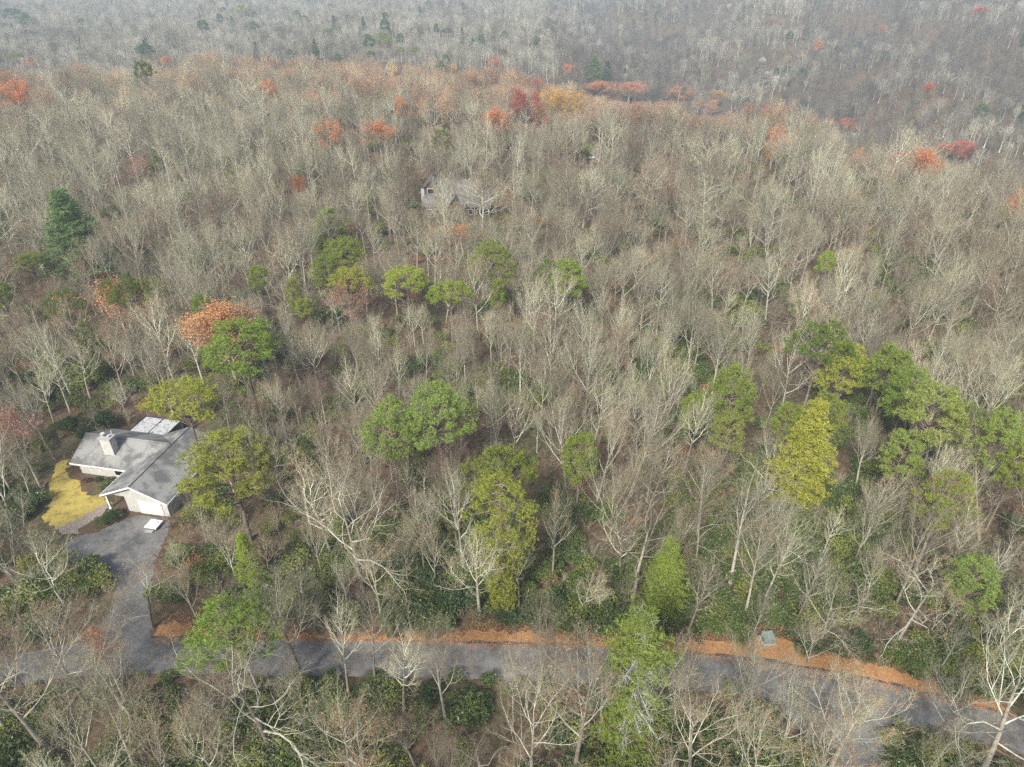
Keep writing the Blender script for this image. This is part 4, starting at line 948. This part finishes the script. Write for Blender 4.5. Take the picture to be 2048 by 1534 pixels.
# ------------------------------------------------------------------ bare trees
# hand-placed: (u base, v base, v top, proto index, width factor)
HAND = [(727, 1172, 872, 3, 1.1), (663, 1112, 900, 7, 1.0), (620, 1322, 1120, 0, 1.15), (752, 1352, 1178, 2, .95), (893, 1452, 1218, 0, .8), (1148, 1545, 1205, 1, 1.0), (1062, 1562, 1335, 9, 1.0),
        (1370, 1600, 1400, 2, 1.3), (1468, 1436, 1270, 0, 1.2), (1645, 1570, 1338, 1, 1.25), (1955, 1560, 1295, 2, 1.35), (268, 1450, 1252, 3, 1.25), (286, 1292, 1130, 7, 1.7), (545, 1500, 1290, 3, 1.5),
        (1262, 1210, 948, 3, 1.1), (1105, 1160, 965, 4, .9), (850, 1152, 962, 4, .9), (872, 1140, 930, 5, .9), (928, 1150, 898, 4, 1.0), (1460, 1168, 905, 5, 1.1), (1240, 1150, 1000, 9, 1.0),
        (1700, 1262, 1150, 8, 1.6), (1640, 1292, 1130, 3, 1.0), (1790, 1290, 1105, 7, 1.2), (95, 1500, 1235, 1, 1.3), (20, 1470, 1200, 2, 1.2), (330, 1560, 1380, 6, 1.2), (1830, 1140, 930, 1, 1.2), (1560, 1130, 980, 3, .9),
        (700, 1560, 1385, 9, 1.2), (960, 1575, 1440, 8, 1.4), (300, 760, 600, 1, 1.1), (640, 790, 640, 0, 1.3), (1640, 1120, 1000, 4, 1.0), (2010, 1130, 900, 0, 1.3), (130, 1210, 1060, 9, 1.2), (470, 1150, 1010, 6, 1.0), (400, 1250, 1120, 0, .9),
        (760, 880, 700, 0, 1.0), (1080, 860, 690, 1, 1.0), (1390, 1130, 960, 7, 1.0), (1530, 1010, 850, 3, 1.0), (1680, 1480, 1370, 6, 1.3), (1850, 1500, 1330, 9, 1.2), (1560, 1500, 1350, 6, 1.1)]
rb = random.Random(9)
trees = []   # x, y, z, H, sxy, rot, style preference
for (u, vb, vt, pi, wf) in HAND:
    x, y, z = place(u, vb, 0)
    if blocked(x, y, .25):
        for dd_ in np.arange(0, 9, .5):
            ok = False
            for sg in (-1, 1):
                if not blocked(x, y + sg * dd_, .25): y = y + sg * dd_; ok = True; break
            if ok: break
    lo, hi = 5., 27.
    for _ in range(30):
        m_ = (lo + hi) / 2
        if project(x, y, z + m_)[1] > vt: lo = m_
        else: hi = m_
    H = max(9, min(21, lo)); trees.append((x, y, z, H, H / NEAR[pi].H * wf, rb.uniform(0, 6.28), pi, True))
    occupied.append((x, y, 2.6))
occ = np.array(occupied)
FEAT = []
for (u, v, wpx, kind, H_, c, name, label, short) in PINES:
    FEAT.append((u, v + {'column': 100, 'hemlock': 110, 'cone': 50, 'white': wpx * .42}.get(kind, wpx * .30), wpx * .5, math.hypot(*place(u, v, H_ * .7)[:2])))
for (u, v, wpx, kind, H_, c, q_) in FARP: FEAT.append((u, v + wpx * .45, wpx * .5, math.hypot(*place(u, v, H_ * .7)[:2])))
for (u, v, wpx, H_, dens, c, label, short) in AUT:
    FEAT.append((u, v + wpx * (.42 if c == DRED else .30), wpx * .5, math.hypot(*place(u, v, H_ * .7)[:2])))
for u, v, hw, r_ in ((190, 960, 45, 92), (270, 1012, 70, 84), (350, 930, 50, 95), (170, 1000, 50, 88), (885, 385, 45, 196), (1180, 330, 8, 260), (130, 84, 20, 700), (32, 60, 18, 800), (537, 66, 18, 700)): FEAT.append((u, v, hw, r_))
FEAT = np.array(FEAT)
def limit(x, y, z, H, cr):
    """shortest of H and what keeps the sight line to the crowns beyond free"""
    r = math.hypot(x, y)
    while H > 4:
        u, v, d = project(x, y, z + H * .96)
        if d < 3: return H
        hit = (FEAT[:, 3] > r + 1) & (np.abs(FEAT[:, 0] - u) < FEAT[:, 2] + cr * .55 * 1365 / d) & (v < FEAT[:, 1]) & (project(x, y, z)[1] > FEAT[:, 1] - FEAT[:, 2])
        if not hit.any(): return H
        H -= 1
    return 0
def dens_noise(x, y): return float(fbm(np.array(x), np.array(y), 60, 2))
hz_poly = math.tan(R(44))
def candidates(r0, r1, sp, seed):
    rr = np.random.RandomState(seed); out = []
    for gy in np.arange(0, r1, sp):
        xm = gy * .95 + 52
        gx = np.arange(-xm, xm, sp); 
        X = gx + rr.uniform(-.5, .5, len(gx)) * sp * .95; Y = gy + rr.uniform(-.5, .5, len(gx)) * sp * .95
        Q = np.hypot(X, Y); k = (Q >= r0) & (Q < r1); out += list(zip(X[k], Y[k]))
    return out
for (x, y) in candidates(22, 250, 4.95, 21):
    if blocked(x, y, .5): continue
    q = np.hypot(occ[:, 0] - x, occ[:, 1] - y)
    if (q < occ[:, 2]).any(): continue
    gap = dens_noise(x, y)
    if gap > .55 and rb.random() < .75: continue
    if gap > .35 and rb.random() < .35: continue
    # the road, drive and house stay visible: thin out the trees whose crowns would stand over them
    u, v, dep = project(x, y, 9)
    if y < 44.5 and y > 26 and rb.random() < .1: continue
    if -56 < x < -40 and 50 < y < 71 and rb.random() < .5: continue
    H = rb.uniform(11, 20) if rb.random() < .68 else rb.uniform(5.2, 11)
    if y < 60: H = min(H, 16)
    wts = [6, 6, 2.5, .8, 6, 6, 3, .8, .25, 2.5]
    pi = rb.choices(range(len(NEAR)), wts + [5, 5, 5, 2.5, 5])[0]
    H2 = limit(x, y, float(T(x, y)), H, 3.0)
    if H2 < H and rb.random() > (.5 if y > 120 and -30 < x < 0 else .12): H = H2
    if H < 5: continue
    trees.append((x, y, float(T(x, y)), H, H / NEAR[pi].H * rb.uniform(.75, 1.1), rb.uniform(0, 6.28), pi, False))
trees.sort(key=lambda t: (not t[7], t[0] ** 2 + t[1] ** 2))
def visible(t):
    u, v, d = project(t[0], t[1], t[2] + t[3]); u0, v0, d0 = project(t[0], t[1], t[2] + t[3] * .6)
    return d > 5 and d0 > 5 and -30 < u0 < 2078 and v < 1525 
vis = [t for t in trees if visible(t)]; hid = [t for t in trees if not visible(t)]
single = vis[:300]; rest = vis[300:] + [t for t in hid]
LOOKS = {'vase': 'bare vase-shaped tree', 'broad': 'bare spreading tree', 'oak': 'gnarled bare oak', 'pole': 'slender bare tree', 'multi': 'many-stemmed bare tree', 'snag': 'twisted grey snag'}
items = []
for (x, y, z, H, s, rz, pi, hand) in single:
    p = NEAR[pi]; e = empty('bare_tree', (x, y, z - .15), rz, (s, s, H / p.H))
    if not hand: sg_ = .05 if rb.random() < .93 else .22; e.rotation_euler = (rb.gauss(0, sg_), rb.gauss(0, sg_), rz)
    tag(e, 'x', 'tree', 'leafless trees standing in the woods')
    link('trunk', p.trunk, e); link('branches', p.crown, e)
    u, v, d = project(x, y, z + H * .65); items.append((e, u, v, LOOKS[p.style]))
label_all(items, LM)

# ------------------------------------------------------------------ scatter of the uncountable rest
def scatter(name, pts, rots, scl, idx, protos, label, cat=None):
    n = len(pts); me = bpy.data.meshes.new(name); me.vertices.add(n); me.vertices.foreach_set('co', np.asarray(pts, np.float32).ravel())
    for nm, tp_, data in (('rot', 'FLOAT_VECTOR', rots), ('scl', 'FLOAT_VECTOR', scl), ('idx', 'INT', idx)):
        a = me.attributes.new(nm, tp_, 'POINT'); a.data.foreach_set('vector' if tp_ != 'INT' else 'value', np.asarray(data, np.float32 if tp_ != 'INT' else np.int32).ravel())
    c = bpy.data.collections.new(name + '_forms')
    for o in protos: c.objects.link(o)
    ng = bpy.data.node_groups.new(name, 'GeometryNodeTree')
    ng.interface.new_socket('Geometry', in_out='INPUT', socket_type='NodeSocketGeometry'); ng.interface.new_socket('Geometry', in_out='OUTPUT', socket_type='NodeSocketGeometry')
    N = ng.nodes; L = ng.links; gi = N.new('NodeGroupInput'); go = N.new('NodeGroupOutput')
    ip = N.new('GeometryNodeInstanceOnPoints'); ci = N.new('GeometryNodeCollectionInfo'); ci.inputs[0].default_value = c; ci.inputs[1].default_value = True; ci.inputs[2].default_value = True
    def at(nm, t):
        q = N.new('GeometryNodeInputNamedAttribute'); q.data_type = t; q.inputs[0].default_value = nm; return q.outputs[0]
    L.new(gi.outputs[0], ip.inputs['Points']); L.new(ci.outputs[0], ip.inputs['Instance']); ip.inputs['Pick Instance'].default_value = True
    L.new(at('idx', 'INT'), ip.inputs['Instance Index'])
    er = N.new('FunctionNodeEulerToRotation'); L.new(at('rot', 'FLOAT_VECTOR'), er.inputs[0]); L.new(er.outputs[0], ip.inputs['Rotation'])
    L.new(at('scl', 'FLOAT_VECTOR'), ip.inputs['Scale']); L.new(ip.outputs[0], go.inputs[0])
    o = link(name, me); m = o.modifiers.new('scatter', 'NODES'); m.node_group = ng
    tag(o, label, cat, kind='stuff'); return o
def form_objs(ps, nm): return [joined_obj(p, nm + '_%02d' % i) for i, p in enumerate(ps)]
M_crestleaf = leaf_mat('dull_orange_leaves', (.40, .19, .10), (.54, .30, .16), .06, False, .3)
M_crestpink = leaf_mat('dull_pink_leaves', (.38, .20, .15), (.48, .28, .20), .06, False, .3)
forms = form_objs(NEAR, 'wood_a') + form_objs(MID, 'wood_b') + [joined_obj(p, 'wood_c_%02d' % i, M_farb) for i, p in enumerate(FAR)]
def far_green(nm, seed, colr):
    p = CON['round'][seed % 3] if seed < 5 else CON['white'][0]
    m = leaf_mat('far_needles', tuple(c * .7 for c in colr), colr, .6, False)
    me = p.leaf.copy(); me.materials.clear(); me.materials.append(m); return bpy.data.objects.new(nm, me)
fgs = [far_green('wood_d_00', 1, (.09, .17, .07)), far_green('wood_d_01', 5, (.07, .14, .06))]
iN, iM, iF = 0, len(NEAR), len(NEAR) + len(MID)
LEAFY = [bare_proto('vase', 51, 3, 1.1, 2.2, leaf=.6), bare_proto('broad', 52, 3, 1.1, 2.2, leaf=.5), bare_proto('vase', 53, 3, 1.1, 2.2, leaf=.6)]
forms += fgs; iG = iF + len(FAR); iL = iG + 2
forms += [joined_obj(LEAFY[0], 'wood_e_00', lm=M_crestleaf), joined_obj(LEAFY[1], 'wood_e_01', lm=M_crestpink), joined_obj(LEAFY[2], 'wood_e_02', lm=M_crestleaf)] + [joined_obj(p, 'wood_f_%02d' % i, M_fard) for i, p in enumerate(FAR)]; iD = iL + 3
HS = [p.H for p in NEAR + MID + FAR] + [17, 17] + [p.H for p in LEAFY + FAR]
pts, rot, scl, idx = [], [], [], []
def add_tree(x, y, z, H, i, wf, rz):
    pts.append((x, y, z)); rot.append((rb.gauss(0, .05), rb.gauss(0, .05), rz)); s = H / HS[i]; scl.append((s * wf, s * wf, s)); idx.append(i)
for t in rest:
    near = math.hypot(t[0], t[1]) < 170
    if near: i = t[6]
    else: i = iM + rb.choices(range(len(MID)), [4, 4, 3, 4, 1.5, 2, 1, 4, 4, 3])[0]
    add_tree(t[0], t[1], t[2], t[3], i, rb.uniform(.9, 1.25), t[5])
def block_far(X, Y): return (-29 < X < -1 and 184 < Y < 207) or any(abs(X - a) < 2.6 and abs(Y - b) < 5 for a, b in CARDRIVE)
occ = np.array(occupied)
for (r0, r1, sp, first, cnt, hlo, hhi) in ((250, 420, 5.1, iM, len(MID), 12, 18), (420, 900, 7.2, iF, len(FAR), 12, 19), (900, 1500, 9.5, iF, len(FAR), 13, 20), (1500, 3000, 20, iF, len(FAR), 20, 30)):
    for (x, y) in candidates(r0, r1, sp, int(r0)):
        if abs(math.atan2(x, y)) > R(42) or block_far(x, y): continue
        if r0 < 900:
            q = np.hypot(occ[:, 0] - x, occ[:, 1] - y)
            if (q < occ[:, 2] * .9).any(): continue
        g = float(fbm(np.array(x), np.array(y), 70, 2))
        if g > .5 and rb.random() < .5: continue
        H = rb.uniform(hlo, hhi) * (1 if rb.random() < .8 else .65)
        wf = rb.uniform(.95, 1.35) * (1.25 if r0 >= 1500 else 1)
        if r0 < 900:
            H = limit(x, y, float(T(x, y)), H, 3.2)
            if H < 5: continue
        i = first + rb.randrange(cnt)
        if r0 >= 420:
            # fold shading put into bark tone: near hill and spurs pale, mountain and hollows dark
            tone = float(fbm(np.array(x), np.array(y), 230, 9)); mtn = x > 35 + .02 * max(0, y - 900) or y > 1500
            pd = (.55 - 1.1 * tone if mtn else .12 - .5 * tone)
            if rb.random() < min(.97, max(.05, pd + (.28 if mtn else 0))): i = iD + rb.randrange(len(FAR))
            ge = float(fbm(np.array(x), np.array(y), 120, 14))
            if (ge > .5 and rb.random() < .22) or rb.random() < .012: i = iG + rb.randrange(2); wf *= .8; H *= .85
        if r0 == 250:
            rq = math.hypot(x, y); dcq = float(np.interp(math.degrees(math.atan2(x, y)), AZ, DC)); gl = float(fbm(np.array(x), np.array(y), 55, 17))
            azq = math.degrees(math.atan2(x, y)); pl_ = .8 * float(sstep(dcq - 95, dcq - 15, np.array(rq))) * (1.4 if gl > 0 else .5) * float(np.interp(azq, [-40, -25, -8, 0, 40], [.35, .4, .9, 1.3, 1.3]))
            if rq > dcq + 50: pl_ = .03
            if rb.random() < pl_: i = iL + rb.choices([0, 1, 2], [2, 3, 1])[0]
        add_tree(x, y, float(T(x, y)), H, i, wf, rb.uniform(0, 6.28))
scatter('woodland', pts, rot, scl, idx, forms, 'leafless grey-brown woodland covering the slopes and hills beyond')

# undergrowth
def bush(seed, nl, size, m, spread=1.0, hgt=1.0, lumps=7, twig=True):
    rg = np.random.RandomState(seed); C = []
    for k in range(lumps):
        a = rg.uniform(0, 6.28); q = rg.uniform(0, .75) * spread; c = np.array((q * math.cos(a), q * math.sin(a), rg.uniform(.45, .8) * hgt)); r = rg.uniform(.4, .62)
        g = rg.normal(0, 1, (nl // lumps, 3)); g[:, 2] = np.abs(g[:, 2]) * .9 - .25; g /= np.linalg.norm(g, axis=1)[:, None]; g *= (rg.uniform(.6, 1.05, len(g)) * r)[:, None]; g[:, 2] *= hgt
        C.append(g + c)
    C = np.vstack(C); C = C[C[:, 2] > .02]; V, F = leafcards(C, 1, .02, size, rg, .42)
    segs = []
    for k in range(10):
        e = C[rg.randint(len(C))]; segs.append((0, 0, -.1, e[0] * .5, e[1] * .5, e[2] * .6, .03, .02)); segs.append((e[0] * .5, e[1] * .5, e[2] * .6, *e, .02, .008))
    sv, sf = prisms(segs, 3); return V, F, sv, sf
def bush_obj(nm, seed, nl, size, m, **k):
    V, F, sv, sf = bush(seed, nl, size, m, **k); VV, FF, MM = join([(V, F, 0), (sv, sf, 1)])
    return bpy.data.objects.new(nm, mkmesh(nm, VV, FF, [m, M_twig], MM))
def twiggy(nm, seed):
    rg = random.Random(seed); segs = []
    for k in range(9):
        a = rg.uniform(0, 6.28); d = nrm((math.cos(a) * .4, math.sin(a) * .4, 1)); p = (rg.gauss(0, .15), rg.gauss(0, .15), 0); r = .02
        for i in range(4):
            d = nrm((d[0] + rg.gauss(0, .18), d[1] + rg.gauss(0, .18), d[2])); q = tuple(p[j] + d[j] * .28 for j in range(3)); segs.append((*p, *q, r, r * .7))
            for _ in range(4):
                e = nrm((d[0] + rg.gauss(0, .6), d[1] + rg.gauss(0, .6), d[2] + rg.gauss(0, .3))); l = rg.uniform(.15, .4); segs.append((*q, *(q[j] + e[j] * l for j in range(3)), .008, .005))
            p, r = q, r * .7
    V, F = prisms(segs, 3); return bpy.data.objects.new(nm, mkmesh(nm, V, F, M_twig))
M_rhodo3 = leaf_mat('olive_leaves', (.13, .16, .035), (.22, .25, .055), .5, False, .25, .3, .5)
uf = [bush_obj('bush_a', 1, 1500, .085, M_rhodo), bush_obj('bush_b', 2, 1500, .085, M_rhodo, lumps=10), bush_obj('bush_c', 3, 1100, .08, M_rhodo2, lumps=6), bush_obj('bush_d', 4, 900, .075, M_rhodo3, lumps=8, hgt=1.3), twiggy('bush_e', 5), twiggy('bush_f', 6), bush_obj('bush_g', 7, 500, .07, M_brownleaf, lumps=6)]
pts, rot, scl, idx = [], [], [], []
ru = random.Random(4)
for (r0, r1, sp) in ((20, 130, 1.75), (130, 260, 3.0)):
    for (x, y) in candidates(r0, r1, sp, int(r0) + 7):
        if blocked(x, y, .15): continue
        if abs(x) > y * .85 + 48: continue
        g = float(fbm(np.array(x), np.array(y), 34, 8)) + .35 * float(fbm(np.array(x), np.array(y), 9, 4))
        dist = math.hypot(x, y)
        # evergreen thickets near the road and on the right, open leaf-strewn floor further up
        thr = np.interp(y, [25, 50, 60, 80, 110, 150, 220], [.1, -.2, .08, .16, .36, .6, .8]) - (.12 if x > 20 else 0)
        dr = y - float(yU(x)) if abs(x) < 110 else 99
        if -66 < x < -52 and 61 < y < 74: continue
        verge = 0 < dr < 1.2 + float(np.interp(x, x3, vw)) if -40 < x < 52 else False
        if verge: continue
        if g > thr:
            k = ru.choices([0, 1, 2, 3], [3, 3, 2, 2])[0]; s = ru.uniform(1.1, 2.1) * (1.0 if r0 < 100 else 1.4); sz = s * ru.uniform(.7, 1.1)
        else:
            if ru.random() < .45: continue
            k = ru.choices([4, 5, 6, 2, 3], [4, 4, .6, .7, .7])[0]; s = ru.uniform(.9, 1.9) * (1.0 if r0 < 100 else 1.5); sz = s * ru.uniform(.7, 1.3)
        if dr < -ROADW and dr > -ROADW - 3: s *= .6; sz *= .5
        pts.append((x, y, float(T(x, y)))); rot.append((0, 0, ru.uniform(0, 6.28))); scl.append((s, s, sz)); idx.append(k)
scatter('undergrowth', pts, rot, scl, idx, uf, 'dense undergrowth of evergreen thickets and brown twigs')

# distinct rhododendrons and shrubs: (u, v, width px, height m, kind, colour)
DKG = (.055, .09, .028); MGN = (.11, .155, .035); YGN = (.20, .225, .04)
SHR = [(865, 1165, 75, 2.8, DKG), (900, 1205, 90, 2.6, DKG), (835, 1215, 70, 2.4, DKG), (940, 1190, 70, 2.6, DKG), (1020, 1225, 70, 2.2, DKG), (1062, 1232, 80, 2.6, DKG), (1110, 1200, 70, 2.8, DKG), (1050, 1180, 70, 2.6, MGN),
       (1150, 1170, 70, 3.0, MGN), (1225, 1225, 50, 2.2, DKG), (1480, 1262, 80, 2.0, MGN), (1430, 1250, 60, 2.2, MGN), (1620, 1285, 70, 2.0, DKG), (1670, 1290, 60, 2.2, DKG), (1720, 1290, 70, 2.2, DKG), (1790, 1305, 70, 2.2, MGN), (1830, 1325, 80, 2.4, MGN),
       (1890, 1290, 70, 2.6, MGN), (1925, 1280, 60, 2.6, DKG), (1950, 1300, 60, 2.2, YGN), (2020, 1322, 100, 2.6, YGN), (1880, 1330, 60, 2.0, MGN), (225, 1030, 44, 1.6, DKG), (205, 1040, 30, 1.3, MGN), (196, 958, 22, .7, DKG), (220, 962, 26, .9, DKG), (172, 960, 20, .7, (.14, .07, .04)),
       (175, 870, 50, 3.0, DKG), (210, 840, 60, 3.4, DKG), (140, 850, 50, 3.0, DKG), (350, 1110, 60, 2.2, MGN), (60, 1130, 70, 2.4, YGN), (110, 1180, 70, 2.0, MGN), (330, 1180, 60, 1.8, MGN), (650, 1200, 80, 2.6, DKG), (600, 1220, 70, 2.6, MGN),
       (940, 1420, 70, 2.4, MGN), (860, 1390, 60, 2.2, DKG), (720, 1440, 80, 2.6, DKG), (1120, 1470, 80, 2.6, DKG), (1150, 1520, 70, 2.4, DKG), (1820, 1500, 80, 2.4, DKG), (1960, 1470, 70, 2.2, DKG), (80, 1430, 70, 2.2, MGN), (780, 1130, 60, 2.2, DKG), (1540, 1230, 60, 1.8, MGN)]
SP_ = []
for sd_ in (21, 22, 23, 24):
    V, F, sv, sf = bush(sd_, 2600, .07, None, lumps=9); SP_.append((mkmesh('leaves', V, F, M_shrubleaf), mkmesh('stems', sv, sf, M_twig)))
items = []; shx = []
for (u, v, wpx, h, c) in SHR:
    x, y, z = place(u, v, h * .55)
    if blocked(x, y, .1):
        for dd_ in np.arange(.3, 6, .3):
            if not blocked(x, y + dd_, .1): y += dd_; break
    dep = project(x, y, z + h)[2]; s = wpx / 2 / (1365 / dep) / 1.05
    a, b_ = rP.choice(SP_); e = empty('evergreen_shrub', (x, y, z), rP.uniform(0, 6.28), (s, s, h / 1.25)); tag(e, 'x', 'shrub', 'evergreen shrubs near the road and house')
    f = link('leaves', a, e); f.color = (*c, 1); link('stems', b_, e)
    items.append((e, u, v, {DKG: 'dark glossy shrub', MGN: 'mid-green shrub', YGN: 'yellow-green shrub'}.get(c, 'russet shrub')))
label_all(items, LM)

# fallen leaves on verges, lawn edge and drive; leafy texture of the floor near the road
rg = np.random.RandomState(8); C = []
for _ in range(26000):
    x = rg.uniform(-40, 51); k = float(np.interp(x, x3, vw)); y = float(yU(x)) + rg.uniform(-.35, 1.5) * (k + .3) if rg.rand() < .9 else float(yU(x)) - rg.uniform(0, ROADW)
    C.append((x, y, .035 + rg.uniform(0, .05)))
for _ in range(3500):
    x = rg.uniform(-70, -38); y = rg.uniform(50, 82)
    C.append((x, y, .035 + rg.uniform(0, .05)))
V, F = leafcards(np.array(C), 1, .001, .085, rg, .7)
V[:, 2] = np.abs(V[:, 2] - .04) * .35 + .03
M_fall = leaf_mat('fallen_leaves', (.24, .11, .05), (.44, .23, .10), .35, False, .1)
o = link('fallen_leaves', mkmesh('fallen_leaves', V, F, M_fall)); tag(o, 'orange-brown fallen leaves strewn along the verge', kind='stuff')

# pale rock outcrop on the mountainside
def rock(u, v, s, seed, label):
    rg = np.random.RandomState(seed); x, y, z = place(u, v, 14)
    import bmesh
    bm = bmesh.new(); bmesh.ops.create_icosphere(bm, subdivisions=3, radius=1)
    for q in bm.verts:
        n = 1 + .28 * math.sin(q.co.x * 5 + seed) * math.cos(q.co.y * 4) + .12 * math.sin(q.co.z * 11 + seed)
        q.co = Vector((q.co.x * s * 1.1 * n, q.co.y * s * .7 * n, q.co.z * s * .8 * n))
    me = bpy.data.meshes.new('rock_outcrop'); bm.to_mesh(me); bm.free(); me.materials.append(M_rock)
    o = link('rock_outcrop', me, loc=(x, y, z + 5)); tag(o, label, 'rock', 'rocks on the mountainside')
rock(1546, 130, 6, 1, 'pale rock outcrop on the far mountainside, largest of two')
rock(1530, 100, 3.5, 2, 'smaller pale rock just above the large outcrop on the mountainside')

# ------------------------------------------------------------------ haze
hz = MB().box(-4600, 4600, -4600, 4600, -130, 420).build('haze', None) if False else None
me = bpy.data.meshes.new('haze'); B_ = MB().box(-4600, 4600, -4600, 4600, -190, 420); me.from_pydata(B_.V, [], B_.F)
mh = bpy.data.materials.new('haze_air'); mh.use_nodes = True; nn = mh.node_tree.nodes; nn.clear(); oo = nn.new('ShaderNodeOutputMaterial'); pv = nn.new('ShaderNodeVolumePrincipled')
pv.inputs['Color'].default_value = (.74, .88, .98, 1); pv.inputs['Density'].default_value = .00032; pv.inputs['Anisotropy'].default_value = .0
mh.node_tree.links.new(pv.outputs[0], oo.inputs['Volume']); me.materials.append(mh)
o = link('haze', me); tag(o, 'thin blue autumn haze over the hills', kind='stuff')
print('SINGLE', len(single), 'REST', len(rest), 'far dist', max(math.hypot(t[0], t[1]) for t in single))
